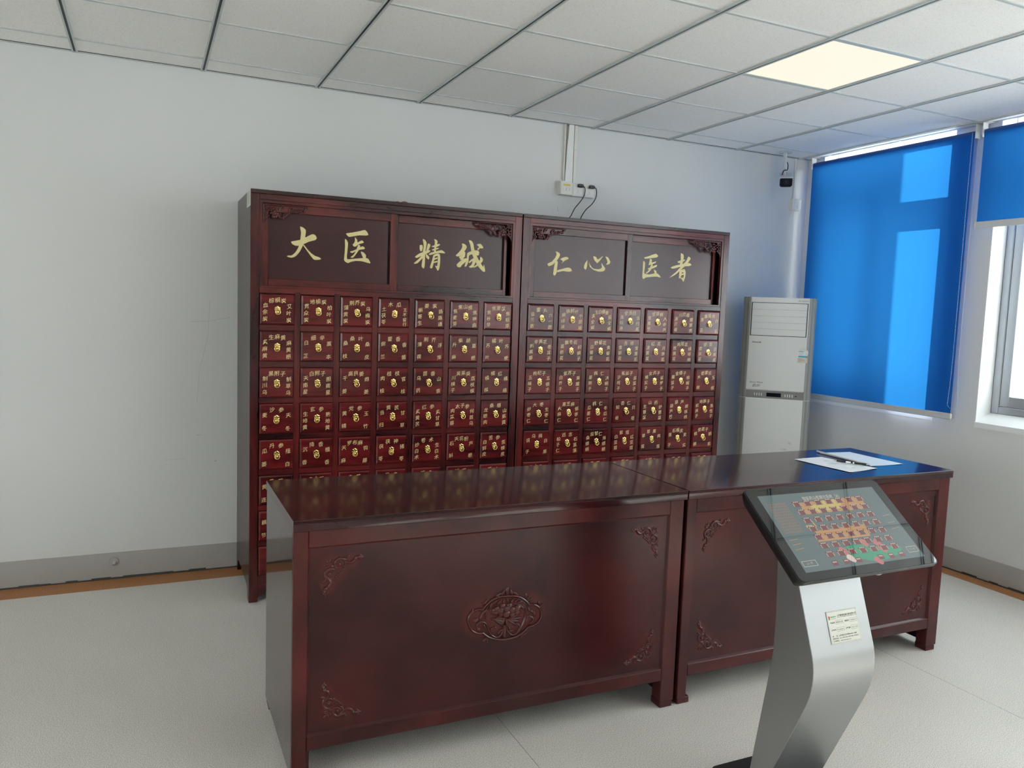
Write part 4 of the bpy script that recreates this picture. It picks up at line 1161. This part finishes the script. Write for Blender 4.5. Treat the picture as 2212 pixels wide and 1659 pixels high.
for i in range(10): q.add([(0.140 + .005 * i, YF0 - .0006, 1.6585), (0.1436 + .005 * i, YF0 - .0006, 1.6585), (0.1436 + .005 * i, YF0 - .0006, 1.6625), (0.140 + .005 * i, YF0 - .0006, 1.6625)], [(0, 1, 2, 3)])
q.box(0.140, 0.188, YF0 - .0006, YF0, 1.6525, 1.655)
q.build('emblem', M_ACG, ac)
# energy label and small sticker
q = MB()
q.prism([(0.138 + 0.034 * (1 - cos(a)) , 1.297 + 0.036 * sin(a)) for a in [pi * (i / 16 * 2) for i in range(16)]], 'y', YF0 - 0.0008, YF0)
lab = q.build('energy_label', plain('label_pale', (0.70, 0.70, 0.62), 0.5), ac, recalc=True)
q = MB(); q.box(0.140, 0.204, YF0 - 0.0012, YF0 - 0.0008, 1.283, 1.312); q.build('label_field', M_PAPER, lab)
q = MB(); q.box(0.143, 0.201, YF0 - 0.0013, YF0 - 0.0009, 1.268, 1.278); q.box(0.142, 0.176, YF0 - 0.0016, YF0 - 0.0012, 1.306, 1.310)
q.build('label_band', plain('label_cyan', (0.03, 0.38, 0.62), 0.5), lab)
q = MB()
for i in range(3): q.box(0.146, 0.170 + 0.004 * i, YF0 - 0.0016, YF0 - 0.0012, 1.287 + .006 * i, 1.2885 + .006 * i); q.box(0.190, 0.198, YF0 - 0.0016, YF0 - 0.0012, 1.287 + .006 * i, 1.2885 + .006 * i)
q.build('label_text', M_ACG, lab)
q = MB(); q.box(0.138, 0.203, YF0 - 0.0008, YF0, 1.229, 1.264); s2 = q.build('sticker', plain('label_cream', (0.66, 0.63, 0.55), 0.5), ac)
q = MB()
for i in range(4): q.box(0.142, 0.165 + 0.007 * ((i * 3) % 4), YF0 - 0.0012, YF0 - 0.0008, 1.236 + .007 * i, 1.238 + .007 * i)
q.build('sticker_text', plain('label_orange', (0.55, 0.22, 0.08), 0.5), s2)

# ------------------------------------------------------------------ roller blinds
def chain(y, x, z0, z1, dy, dx=0.012, bulge=0.02):
    b = MB()
    def bead(p): 
        r = 0.0024
        b.add([(p[0] + r, p[1], p[2]), (p[0] - r, p[1], p[2]), (p[0], p[1] + r, p[2]), (p[0], p[1] - r, p[2]), (p[0], p[1], p[2] + r), (p[0], p[1], p[2] - r)],
              [(0, 2, 4), (2, 1, 4), (1, 3, 4), (3, 0, 4), (2, 0, 5), (1, 2, 5), (3, 1, 5), (0, 3, 5)])
    n = int((z1 - z0) / 0.0075)
    for i in range(n + 1):
        t = i / n
        z = z1 - (z1 - z0) * t
        w = bulge * max(0, (t - 0.8) / 0.2) ** 2
        bead((x, y + dy / 2 + w * .5, z)); bead((x + dx, y - dy / 2 - w, z))
    for i in range(1, 9):
        a = pi * i / 9
        bead((x + dx * i / 9, y + (dy / 2 + bulge * .75) * cos(a) - bulge * .25, z0 - (dy / 2 + bulge * .5) * sin(a)))
    return b
def roller_blind(ya, yb, zb, label, chain_y, chain_z0):
    x, zr, r = 4.852, 2.676, 0.019
    t = empty('roller_blind', (XR, (ya + yb) / 2, HC), 0, label, 'roller blind', 'blue roller blinds at the windows')
    T = Matrix.Translation((-XR, -(ya + yb) / 2, -HC))
    def put(b, nm, m, sm=None, **k):
        o = b.build(nm, m, t, sm, **k); o.matrix_parent_inverse = T; return o
    b = MB(); b.cyl((x, yb, zr), r, ya - yb, 'y', 24); put(b, 'roller_tube', M_BLINDROLL, 40, recalc=True)
    b = MB()
    xf = x - r + 0.0007
    n = 12
    for i in range(n):
        z1, z0 = zr - (zr - zb) * i / n, zr - (zr - zb) * (i + 1) / n
        w = 0.0015 * sin(i * 0.9)
        b.add([(xf + w * 0, yb, z0), (xf, ya, z0), (xf, ya, z1), (xf, yb, z1)], [(3, 2, 1, 0)])
    put(b, 'fabric', M_BLIND)
    b = MB(); b.prism([(xf - 0.006, zb - 0.036), (xf - 0.004, zb - 0.039), (xf + 0.004, zb - 0.039), (xf + 0.006, zb - 0.036), (xf + 0.006, zb - 0.004), (xf + 0.002, zb), (xf - 0.002, zb), (xf - 0.006, zb - 0.004)], 'y', yb - 0.002, ya + 0.002)
    put(b, 'bottom_bar', M_BAR, 30, recalc=True)
    for yy in (ya + 0.003, yb - 0.007):
        b = MB(); b.ell((xf, yy + 0.002, zb - 0.020), 0.008, 0.004, 0.020); put(b, 'end_cap', M_WHITE, 50)
    for s, y0 in ((1, ya), (-1, yb)):
        b = MB()
        y1 = y0 + s * 0.006
        lo, hi = min(y1, y1 + s * 0.003), max(y1, y1 + s * 0.003)
        b.bbox(x - 0.024, x + 0.022, lo, hi, zr - 0.028, HC - 0.004, 0.001)
        b.bbox(x - 0.024, x + 0.030, min(y1, y1 - s * 0.03), max(y1, y1 - s * 0.03), HC - 0.007, HC - 0.004, 0.0008)
        if s == 1:
            b.cyl((x, hi - .001, zr), 0.0235, 0.008, 'y', 20); b.cyl((x, hi + .004, zr), 0.016, 0.008, 'y', 20); b.cyl((x - .006, hi + .010, zr), 0.004, 0.004, 'y', 10)
        else:
            b.cyl((x, lo - .004, zr), 0.012, 0.005, 'y', 16)
        put(b, 'bracket', M_WHITE, 40, recalc=True)
    c = chain(chain_y, x - 0.042, chain_z0, zr, 0.036, 0.006)
    o = put(c, 'bead_chain', M_BEAD); o['kind'] = 'stuff'
    return t
roller_blind(-0.115, -1.392, 0.985, 'large blue roller blind lowered beside the air conditioner, its bar low', -0.080, 0.95)
roller_blind(-1.452, -2.72, 2.150, 'blue roller blind half raised at the picture edge, window bare below it', -1.412, 1.045)

# ------------------------------------------------------------------ wall fittings
def fitting(nm, x, z, w, h, d, label, cat, group=None):
    return empty(nm, (x, -d / 2, z - h / 2), 0, label, cat, group)
def socket(x, z, label, w=0.083, h=0.082, d=0.036, cover=None):
    t = fitting('wall_socket', x, z, w, h, d, label, 'socket', 'white surface mounted wall sockets')
    q = MB(); q.bbox(-w / 2, w / 2, -d / 2 + 0.009, d / 2, 0, h, 0.003); q.build('back_box', M_CREAM, t)
    q = MB(); q.bbox(-w / 2 - 0.001, w / 2 + 0.001, -d / 2, -d / 2 + 0.010, -0.001, h + 0.001, 0.004, 2); p = q.build('face_plate', M_WHITE, t)
    q = MB(); q.bbox(-w / 2 + 0.009, w / 2 - 0.009, -d / 2 - 0.0015, -d / 2 + 0.002, 0.009, h - 0.009, 0.001); q.build('insert', M_WHITE, p)
    q = MB()
    y = -d / 2 - 0.0018
    for cx, cz, s in ((0, 0.026, 1),):
        q.box(cx - .001, cx + .001, y, y + .001, cz + 0.004, cz + 0.011)
        for sg in (-1, 1):
            q.add([(cx + sg * .0045 - .001, y, cz), (cx + sg * .0045 + .001, y, cz), (cx + sg * .0085 + .001, y, cz - 0.006), (cx + sg * .0085 - .001, y, cz - 0.006)], [(0, 1, 2, 3) if sg < 0 else (0, 1, 2, 3)])
    q.build('pin_slot', M_SLIT, p)
    return t
t = fitting('network_socket', 2.799, 2.324, 0.088, 0.084, 0.05, 'white network socket box with a yellow strip over its two ports, first of the row', 'socket')
q = MB(); q.bbox(-0.043, 0.043, -0.015, 0.025, 0, 0.086, 0.003); q.build('back_box', M_CREAM, t)
q = MB(); q.bbox(-0.0435, 0.0435, -0.025, -0.014, -0.001, 0.087, 0.006, 2); p = q.build('face_plate', M_CREAM, t)
q = MB(); q.box(-0.024, 0.026, -0.0256, -0.0248, 0.058, 0.068); q.build('yellow_strip', M_YELLOW, p)
for x in (-0.013, 0.011):
    q = MB(); q.bbox(x - .009, x + .009, -0.0262, -0.0248, 0.026, 0.046, 0.0006); q.build('port', M_WHITE, p)
    q = MB(); q.box(x + .0075, x + .009, -0.0266, -0.026, 0.026, 0.046); q.build('port_edge', M_SLIT, p)
socket(2.890, 2.322, 'white double socket with a black plug, middle of the socket row')
socket(2.975, 2.322, 'white double socket with a black plug, last of the row, without trunking above')
socket(4.781, 2.390, 'white single socket below a thin conduit, beside the security camera')

def plug_cord(px, pts, label):
    t = empty('power_cord', (px, -0.036, 2.348), 0, label, 'power cord', 'black power cords')
    T = Matrix.Translation((-px, 0.036, -2.348))
    q = MB(); q.bbox(px - 0.018, px + 0.016, -0.060, -0.038, 2.338, 2.360, 0.004); q.bbox(px + 0.012, px + 0.024, -0.056, -0.042, 2.340, 2.357, 0.003)
    o = q.build('plug', M_BLACK, t); o.matrix_parent_inverse = T
    q = MB(); q.tube(pts, 0.0032, 8, smooth=6); o = q.build('cable', M_RUBBER, t, 60); o.matrix_parent_inverse = T
    return t
plug_cord(2.900, [(2.922, -0.049, 2.349), (2.934, -0.049, 2.340), (2.938, -0.047, 2.318), (2.932, -0.045, 2.285), (2.905, -0.045, 2.246), (2.868, -0.050, 2.205), (2.846, -0.055, 2.170), (2.828, -0.065, 2.145), (2.79, -0.09, 2.120), (2.70, -0.16, 2.090), (2.58, -0.26, 2.0705), (2.50, -0.36, 2.0695), (2.452, -0.43, 2.073), (2.436, -0.45, 2.082), (2.420, -0.45, 2.080), (2.412, -0.43, 2.0695)], 'black power cord from the middle socket running onto the cabinet top')
plug_cord(2.985, [(3.007, -0.049, 2.349), (3.020, -0.049, 2.340), (3.026, -0.047, 2.315), (3.022, -0.044, 2.280), (2.995, -0.042, 2.238), (2.960, -0.038, 2.205), (2.937, -0.034, 2.172), (2.927, -0.022, 2.14), (2.927, -0.010, 2.09), (2.927, -0.006, 2.03), (2.927, -0.006, 1.9)], 'black power cord from the last socket dropping behind the cabinet')

# plastic trunking above the sockets and the conduit in the corner
t = empty('cable_trunking', (2.826, -0.008, 2.367), 0, 'wide white cable trunking with a gaping lid, above the network socket', 'cable trunking')
q = MB(); q.bbox(-0.038, -0.030, -0.010, 0.008, 0, 0.368, 0.001); q.bbox(-0.038, 0.024, 0.006, 0.008, 0, 0.368, 0.0008); q.bbox(0.020, 0.024, -0.010, 0.008, 0, 0.368, 0.001); q.build('channel', M_CREAM, t)
q = MB(); q.prism([(-0.028, 0.0), (0.026, 0.0), (0.026, 0.368), (-0.010, 0.368), (-0.020, 0.22)], 'y', -0.0145, -0.011); q.build('lid', M_WHITE, t, recalc=True)
t = empty('cable_trunking', (2.872, -0.006, 2.367), 0, 'narrow white cable trunking close beside the wide one, above the middle socket', 'cable trunking')
q = MB(); q.bbox(-0.012, 0.012, -0.010, 0.006, 0, 0.368, 0.002); q.build('channel', M_CREAM, t)
q = MB(); q.bbox(-0.0135, 0.0135, -0.0115, 0.002, 0.215, 0.245, 0.002); q.build('joint', M_CREAM, t)
t = empty('conduit', (4.768, -0.007, 2.432), 0, 'thin white conduit dropping from the ceiling to the corner socket', 'conduit')
q = MB(); q.cyl((0, 0, 0), 0.0065, HC - 2.432, 'z', 12); q.build('pipe', M_WHITE, t, 50)
q = MB(); q.cyl((0, 0, 0), 0.009, 0.016, 'z', 12); q.build('collar', M_WHITE, t, 50)

# pipe stub in the skirting left of the cabinet
t = empty('pipe_cap', (0.148, -0.006, 0.097), 0, 'round painted pipe cap on the grey skirting below the bare wall', 'pipe cap')
q = MB(); q.cyl((0, 0.002, 0), 0.025, -0.007, 'y', 24, 0.022); q.build('flange', M_SKIRT, t, 40, recalc=True)
q = MB(); q.tube([(0.004, 0, -0.002), (0.003, -0.014, -0.005), (0.0, -0.024, -0.012)], [0.010, 0.010, 0.008], 12); q.build('stub', M_SKIRT, t, 50)

# security camera hanging from the ceiling
t = empty('security_camera', (4.547, -0.13, HC), 0, 'white bullet security camera with a black face hanging from the ceiling corner', 'camera')
q = MB(); q.cyl((0, 0, 0), 0.052, -0.006, 'z', 32, 0.048); q.build('mount_plate', M_CAMW, t, 40, recalc=True)
q = MB(); q.cyl((0, 0, -0.005), 0.0125, -0.062, 'z', 20); q.cyl((0, 0, -0.066), 0.0145, -0.075, 'z', 20); q.build('pole', M_CAMW, t, 40, recalc=True)
q = MB(); q.tube([(-0.004, -0.002, -0.14), (-0.008, -0.012, -0.165), (-0.014, -0.022, -0.180)], [0.014, 0.012, 0.010], 12); q.ell((-0.009, -0.012, -0.162), .013, .013, .013); q.build('joint', M_CAMW, t, 50)
q = MB(); q.tube([(0.013, -0.004, -0.066), (0.020, -0.010, -0.085), (0.020, -0.012, -0.110), (0.008, -0.018, -0.128), (-0.012, -0.018, -0.130), (-0.022, -0.012, -0.142), (-0.024, -0.006, -0.165), (-0.016, -0.010, -0.188), (-0.004, -0.006, -0.192), (0.008, 0.0, -0.180), (0.010, 0.004, -0.150), (0.012, -0.002, -0.120)], 0.0036, 8, smooth=5)
q.build('cable', M_RUBBER, t, 60)
ax = Vector((-0.60, -0.68, -0.42)).normalized()
hd = empty('body', (Vector((-0.020, -0.046, -0.222)) - ax * 0.047)[:], 0, parent=t)
zz = Vector((0, 0, 1)); yy_ = (-ax); xx = yy_.cross(zz).normalized(); zz = xx.cross(yy_).normalized()
hd.rotation_euler = Matrix((xx, yy_, zz)).transposed().to_euler()
def rr(w, h, r, n=5):
    P = []
    for cx, cz, a0 in ((w / 2 - r, h / 2 - r, 0), (-w / 2 + r, h / 2 - r, 90), (-w / 2 + r, -h / 2 + r, 180), (w / 2 - r, -h / 2 + r, 270)):
        for i in range(n + 1):
            a = radians(a0 + 90 * i / n); P.append((cx + r * cos(a), cz + r * sin(a)))
    return P
q = MB(); q.prism(rr(0.090, 0.074, 0.018), 'y', -0.045, 0.075); q.build('housing', M_CAMW, hd, 40, recalc=True)
q = MB(); q.prism(rr(0.094, 0.010, 0.0045), 'y', -0.049, 0.07); o = q.build('sun_hood', M_CAMW, hd, 40, recalc=True); o.location = (0, 0, 0.0345)
q = MB(); q.prism(rr(0.086, 0.068, 0.016), 'y', -0.047, -0.044); q.build('face_window', M_CAMG, hd, 40, recalc=True)
q = MB(); q.torus((0, -0.0472, 0), 0.018, 0.0012, 'y', 24, 6); q.ell((0, -0.046, 0), 0.010, 0.003, 0.010); q.build('lens', M_BLACK, hd, 50)

# reddish wooden crest lying on the left cabinet top
t = empty('carved_scrap', (1.567, -0.50, CH), 0, 'small reddish carved wood piece lying on top of the cabinet lettered 大医精诚', 'carving')
q = MB()
q.tube([(-0.045, 0, 0.004), (-0.03, 0, 0.012), (-0.012, 0, 0.008), (0.004, 0, 0.014), (0.022, 0, 0.012), (0.03, 0, 0.005)], [.003, .0045, .004, .005, .005, .003], 8, smooth=4)
q.tube([(-0.02, 0.004, 0.004), (0.0, 0.004, 0.006), (0.03, 0.004, 0.004), (0.055, 0.002, 0.006)], .0035, 8, smooth=3)
q.ell((0.016, 0, 0.010), .014, .006, .008); q.ell((-0.026, 0, 0.007), .010, .005, .006)
q.build('scroll', plain('raw_carving', (0.30, 0.09, 0.05), 0.4), t, 50)

# ------------------------------------------------------------------ papers and pen on the right counter
TZ = CT_H
def sheet(nm, corners, z, label, cat, m, lift):
    """a sheet of paper, corners in order, slightly wavy"""
    c = sum((Vector((*p, 0)) for p in corners), Vector()) / 4
    t = empty(nm, (c.x, c.y, z), 0, label, cat)
    q = MB(); n = 10
    vs = []
    for side in (0, 1):
        for j in range(n + 1):
            for i in range(n + 1):
                u, v = i / n, j / n
                p = (Vector(corners[0]) * (1 - u) + Vector(corners[1]) * u) * (1 - v) + (Vector(corners[3]) * (1 - u) + Vector(corners[2]) * u) * v
                h = lift * (0.5 + 0.5 * sin(5 * u + 3 * v)) * (abs(u - .5) + abs(v - .5)) + 0.0004
                vs.append((p.x - c.x, p.y - c.y, h + 0.0003 * side))
    N = n + 1
    fs = []
    for j in range(n):
        for i in range(n):
            a = j * N + i
            fs.append((a, a + 1, a + 1 + N, a + N)); fs.append((a + N * N, a + N + N * N, a + 1 + N + N * N, a + 1 + N * N))
    q.add(vs, fs)
    q.build('page', m, t, 60, recalc=False)
    return t
A, Bc, Cc, D = (3.123, -1.850), (3.322, -1.827), (3.349, -2.134), (3.142, -2.163)
t = sheet('paper_sheet', [A, Bc, Cc, D], TZ, 'white sheet with faint pencil scribbles lying under the pen', 'paper', M_PAPER, 0.003)
q = MB()
for i in range(16):
    x = random.uniform(-0.06, 0.03); y = random.uniform(-0.11, 0.10)
    q.tube([(x + 0.006 * j, y + random.uniform(-.006, .006), 0.0036) for j in range(5)], 0.0004, 4)
q.build('scribble', M_PENCIL, t)
t = sheet('document', [(3.395, -1.745), (3.590, -1.757), (3.578, -2.085), (3.372, -2.078)], TZ, 'sheet of paper held in a white slide binding bar near the counter end', 'document', plain('bluish_paper', (0.74, 0.80, 0.86), 0.45), 0.002)
q = MB()
c = Vector(((3.395 + 3.590 + 3.578 + 3.372) / 4, (-1.745 - 1.757 - 2.085 - 2.078) / 4, 0))
pa, pb = Vector((3.398, -1.725, 0.007)) - c, Vector((3.366, -2.080, 0.007)) - c
q.tube([pa, pa.lerp(pb, .5), pb], 0.0042, 10); q.build('binding_bar', M_WHITE, t, 50)
p0, p1 = Vector((3.268, -1.952, 0)), Vector((3.350, -2.086, 0))
pz = TZ + 0.0092
mid = (p0 + p1) / 2
t = empty('pen', (mid.x, mid.y, TZ + 0.0035), 0, 'black pen with silver bands lying on the white sheet', 'pen')
def along(u): v = p0.lerp(p1, u) - mid; return Vector((v.x, v.y, 0.0062))
q = MB(); q.tube([along(.10), along(.36)], [.0050, .0055], 12); q.tube([along(.50), along(.56)], .0042, 12); q.tube([along(.60), along(.93)], [.0055, .0048], 12); q.build('barrel', M_BLACK, t, 50)
q = MB(); q.tube([along(0), along(.04), along(.10)], [.0012, .0034, .0048], 12); q.tube([along(.36), along(.40), along(.50)], [.0056, .0060, .0050], 12); q.tube([along(.56), along(.60)], [.0060, .0058], 12); q.tube([along(.93), along(.97), along(1.0)], [.0046, .0034, .002], 12); q.build('silver_trim', M_CHROME, t, 50)
q = MB(); q.tube([along(.64) + Vector((0, 0, .006)), along(.9) + Vector((0, 0, .0065)), along(.93) + Vector((0, 0, .003))], .0011, 6); q.build('clip', M_CHROME, t, 50)

# ------------------------------------------------------------------ touchscreen kiosk
KC = Vector((2.205, -2.978, 0.914)); KT = 0.901
k = empty('touchscreen_kiosk', (2.205, -2.86, 0), 0, 'black tilted touchscreen on a bent brushed steel stand before the counters', 'kiosk')
T = Matrix.Translation((-2.205, 2.86, 0))
def kp(b, nm, m, sm=None, parent=None, rec=True):
    o = b.build(nm, m, parent or k, sm, recalc=rec)
    if parent is None: o.matrix_parent_inverse = T
    return o
q = MB(); q.prism([(2.205 + x, -2.865 + y) for x, y in rr(0.36, 0.40, 0.03)], 'z', 0.0, 0.016); kp(q, 'base_plate', M_BLACK, 40)
# bent sheet steel stand: profile in (y, z)
front = [(-2.846, 0.016), (-2.899, 0.134), (-3.004, 0.370)]
for i in range(1, 8):
    a = i / 8
    p0_, p1_, p2_ = Vector((-3.004, 0.370)), Vector((-3.046, 0.464)), Vector((-3.022, 0.545))
    v = p0_ * (1 - a) ** 2 + p1_ * 2 * a * (1 - a) + p2_ * a * a
    front.append((v.x, v.y))
front += [(-3.022, 0.545), (-2.952, 0.737), (-2.912, 0.905)]
back = [(-2.842, 0.955), (-2.858, 0.773), (-2.866, 0.619), (-2.865, 0.501), (-2.848, 0.389), (-2.798, 0.077), (-2.785, 0.016)]
xa, xb = 2.081, 2.333
prof = front + back
q = MB()
n = len(prof); e = 0.0016
def off(P, d):
    out = []
    for i in range(len(P)):
        a_, b_, c_ = Vector(P[i - 1]), Vector(P[i]), Vector(P[(i + 1) % len(P)])
        t1, t2 = (b_ - a_).normalized(), (c_ - b_).normalized()
        nn = (Vector((-t1.y, t1.x)) + Vector((-t2.y, t2.x))).normalized()
        out.append((b_.x + nn.x * d, b_.y + nn.y * d))
    return out
ins = off(prof, e) 
if abs(sum(ins[i][0] * ins[(i + 1) % n][1] - ins[(i + 1) % n][0] * ins[i][1] for i in range(n))) > abs(sum(prof[i][0] * prof[(i + 1) % n][1] - prof[(i + 1) % n][0] * prof[i][1] for i in range(n))):
    ins = off(prof, -e)
vs = [(xa, *p) for p in ins] + [(xa + e, *p) for p in prof] + [(xb - e, *p) for p in prof] + [(xb, *p) for p in ins]
fs = [list(range(n))] + [(r * n + i, r * n + (i + 1) % n, (r + 1) * n + (i + 1) % n, (r + 1) * n + i) for r in range(3) for i in range(n)] + [[3 * n + i for i in range(n)][::-1]]
q.add(vs, fs); kp(q, 'stand', M_STEEL, 25)
# screen, built upright (x right, z up, -y towards the viewer) and tilted back
scr = empty('screen', (KC.x - 2.205, KC.y + 2.86, KC.z), 0, parent=k)
scr.rotation_euler = (-KT, 0, 0)
q = MB()
P0_, P1_ = rr(0.552, 0.326, 0.018), rr(0.522, 0.296, 0.012)
n = len(P0_)
vs = [(x, -0.001, z) for x, z in P0_] + [(x, 0.012, z) for x, z in P0_] + [(x, 0.040, z) for x, z in P1_]
q.add(vs, [list(range(n)), [2 * n + i for i in range(n)][::-1]] + [(r * n + i, r * n + (i + 1) % n, (r + 1) * n + (i + 1) % n, (r + 1) * n + i) for r in (0, 1) for i in range(n)])
q.build('housing', M_BLACK, scr, 30, recalc=True)
q = MB(); q.prism(rr(0.546, 0.320, 0.016), 'y', -0.0025, -0.0008); q.build('front_glass', plain('screen_black_glass', (0.008, 0.009, 0.010), 0.012), scr, 30, recalc=True)
# the picture on the screen
UI = [emit('ui_ground', (0.085, 0.115, 0.115), 1, rough=0.012), emit('ui_drawer', (0.13, 0.045, 0.045), 1, rough=0.012), emit('ui_gold', (0.34, 0.19, 0.085), 1, rough=0.012), emit('ui_yellow', (0.38, 0.31, 0.10), 1, rough=0.012),
      emit('ui_text', (0.42, 0.38, 0.32), 1, rough=0.012), emit('ui_lattice', (0.20, 0.13, 0.10), 1, rough=0.012), emit('ui_green', (0.04, 0.22, 0.13), 1, rough=0.012), emit('ui_pink', (0.36, 0.12, 0.12), 1, rough=0.012), emit('ui_petal', (0.50, 0.40, 0.36), 1, rough=0.012)]
q = MB()
lay = [-0.00255]
def uv(u, v): return (-0.238 + 0.476 * u, 0.134 - 0.268 * v)
def rect(mi, u0, u1, v0, v1):
    q.cur = mi; x0, z1 = uv(u0, v0); x1, z0 = uv(u1, v1); y = lay[0]
    q.add([(x0, y, z0), (x1, y, z0), (x1, y, z1), (x0, y, z1)], [(0, 1, 2, 3)])
def poly(mi, P):
    q.cur = mi
    Q = [uv(*p) for p in (round_loop(P) if mi in (6, 7, 8) else P)]
    if sum(Q[i][0] * Q[(i + 1) % len(Q)][1] - Q[(i + 1) % len(Q)][0] * Q[i][1] for i in range(len(Q))) < 0: Q = Q[::-1]
    q.add([(x, lay[0], z) for x, z in Q], [list(range(len(Q)))])
rect(0, 0, 1, 0, 1)
lay[0] -= 0.00008
for (v0, v1, u0, u1) in ((.115, .30, .30, .84), (.50, .66, .27, .70)):
    poly(2, [(u0, v0 + .02), (u1, v0), (u1 - .02, v1), (u0 - .03, v1)])
poly(6, [(.34, .80), (.50, .74), (.66, .80), (.86, .84), (.80, .93), (.62, .985), (.52, .95), (.44, .90)])
lay[0] -= 0.00008
poly(3, [(.36, .20), (.52, .125), (.66, .13), (.60, .26), (.40, .285)])
for a in range(9):  # lattice left
    rect(5, .035 + .017 * a, .039 + .017 * a, .10 + .01 * (a % 3), .52)
for a in range(11): rect(5, .035, .18, .12 + .038 * a, .128 + .038 * a)
for u, v in ((.38, .80), (.40, .90), (.69, .76), (.70, .83), (.60, .97), (.58, .73)):
    poly(7 if u != .40 else 8, [(u - .03, v), (u - .01, v - .05), (u + .02, v - .03), (u + .035, v + .03), (u + .01, v + .06)])
poly(3, [(.225, .44), (.275, .44), (.275, .47), (.225, .47)]); poly(3, [(.285, .36), (.30, .39), (.305, .47), (.297, .47), (.292, .40)])
for u in (.03, .90):
    for v in ((.60, .66, .72) if u < .5 else (.42, .52, .60)): poly(2, [(u, v), (u + .07, v - .012), (u + .072, v - .006), (u + .002, v + .006)])
lay[0] -= 0.00008
for r in range(7):
    for c in range(7):
        u, v = .235 + .091 * c, .115 + .112 * r
        rect(1, u, u + .062, v, v + .072)
for c, u in enumerate((.235, .33, .43, .62, .71, .80)): rect(1, u, u + .045, .905, .965)
lay[0] -= 0.00008
for r in range(7):
    for c in range(7):
        u, v = .235 + .091 * c, .115 + .112 * r
        for i in range(3):
            rect(4, u + .012 + .015 * i, u + .022 + .015 * i, v + .002, v + .013)
            rect(4, u + .002, u + .008, v + .022 + .016 * i, v + .034 + .016 * i); rect(4, u + .054, u + .060, v + .022 + .016 * i, v + .034 + .016 * i)
for u in (.235, .33, .43, .62, .71, .80):
    for i in range(3): rect(4, u + .008 + .011 * i, u + .016 + .011 * i, .915, .930)
for u0, u1, v0, v1 in ((.015, .125, .865, .935), (.895, .985, .855, .93)):
    for e in ((u0, u1, v0, v0 + .005), (u0, u1, v1 - .005, v1), (u0, u0 + .003, v0, v1), (u1 - .003, u1, v0, v1)): rect(4, *e)
q.cur = 4
put_line(q, TITLE, 0.0, 0.105, 0.016, y=lay[0], width=0.150, align='c')
put_line(q, '上一页', uv(.07, 0)[0], uv(0, .91)[1], 0.008, y=lay[0], align='c')
put_line(q, '下一页', uv(.94, 0)[0], uv(0, .905)[1], 0.008, y=lay[0], align='c')
q.build('screen_picture', UI, scr)
# round key lock under the screen
q = MB(); q.cyl((0, 0, 0), 0.024, -0.012, 'z', 28, 0.022); q.torus((0, 0, -0.012), 0.018, 0.003, 'z', 24, 8)
o = q.build('key_lock', M_CHROME, k, 40, recalc=True); o.location = (0.098, -0.17, 0.795); o.rotation_euler = (0.25, 0, 0)
# maker's plate on the front of the stand
fd = Vector((0, -2.952 + 3.022, 0.737 - 0.545)).normalized()
pc = Vector((2.225 - 2.205, 0, 0)); zc = 0.612
yc_ = -3.022 + (zc - 0.545) / (0.737 - 0.545) * 0.070
pl = empty('maker_plate', (pc.x, yc_ + 2.86 - 0.0012, zc), 0, parent=k)
pl.rotation_euler = (-math.atan2(fd.y, fd.z), 0, 0)
q = MB(); q.bbox(-0.062, 0.062, -0.0008, 0.0008, -0.047, 0.047, 0.0006); q.build('plate', M_SLATE, pl)
q = MB()
y = -0.0010
put_line(q, '上海欧越仪器设备有限公司', -0.022, 0.030, 0.0062, y=y, width=0.080, off=0.015)
put_line(q, 'SHANGHAI INSTRUMENT AND EQUIPMENT CO.,LTD', -0.022, 0.0262, 0.003, y=y, width=0.080, off=0.01)
for txt, x, z, w, o_ in (('产品名称', -0.053, 0.012, 0.019, .015), ('智能药斗柜', -0.029, 0.012, 0.027, 0), ('规格型号', 0.006, 0.012, 0.018, .015), ('DAZZW-A', 0.031, 0.012, 0.020, 0),
                     ('生产编号', -0.053, -0.009, 0.019, .015), ('NO.2021206', -0.028, -0.009, 0.025, 0), ('生产日期', 0.006, -0.009, 0.018, .015), ('2021-12-28', 0.030, -0.009, 0.023, 0)):
    put_line(q, txt, x, z, 0.0052, y=y, width=w, off=o_)
put_line(q, '地　　址：上海市松江区车墩镇188号11号楼', -0.053, -0.0265, 0.0048, y=y, width=0.098, off=0.01)
put_line(q, '服务热线：021-54471682 54471686 33528812', -0.053, -0.0335, 0.0048, y=y, width=0.106, off=0.01)
put_line(q, '公司网址：www.shouxy.com', -0.053, -0.0405, 0.0048, y=y, width=0.072, off=0.01)
for x0, x1, z0, z1 in ((-0.031, 0.0, 0.0085, 0.0195), (0.027, 0.056, 0.0085, 0.0195), (-0.031, 0.0, -0.0125, -0.0015), (0.027, 0.056, -0.0125, -0.0015), (-0.0595, 0.0595, -0.0445, 0.0445)):
    for e in ((x0, x1, z0, z0 + .0004), (x0, x1, z1 - .0004, z1), (x0, x0 + .0004, z0, z1), (x1 - .0004, x1, z0, z1)):
        q.add([(e[0], y, e[2]), (e[1], y, e[2]), (e[1], y, e[3]), (e[0], y, e[3])], [(0, 1, 2, 3)])
q.build('lettering', M_PRINT, pl)
q = MB(); q.add([(-0.056, y, 0.027), (-0.050, y, 0.027), (-0.050, y, 0.033), (-0.056, y, 0.035)], [(0, 1, 2, 3)]); q.cur = 1
q.add([(-0.056, y, 0.023), (-0.050, y, 0.023), (-0.050, y, 0.027), (-0.056, y, 0.027)], [(0, 1, 2, 3)])
for i in range(4): q.box(-0.047 + .0055 * i, -0.0435 + .0055 * i, y, y + .0002, 0.0285, 0.0325)
q.cur = 0; q.box(-0.047, -0.026, y, y + .0002, 0.0245, 0.0254)
q.build('emblem', [M_REDP, M_GREENP], pl)
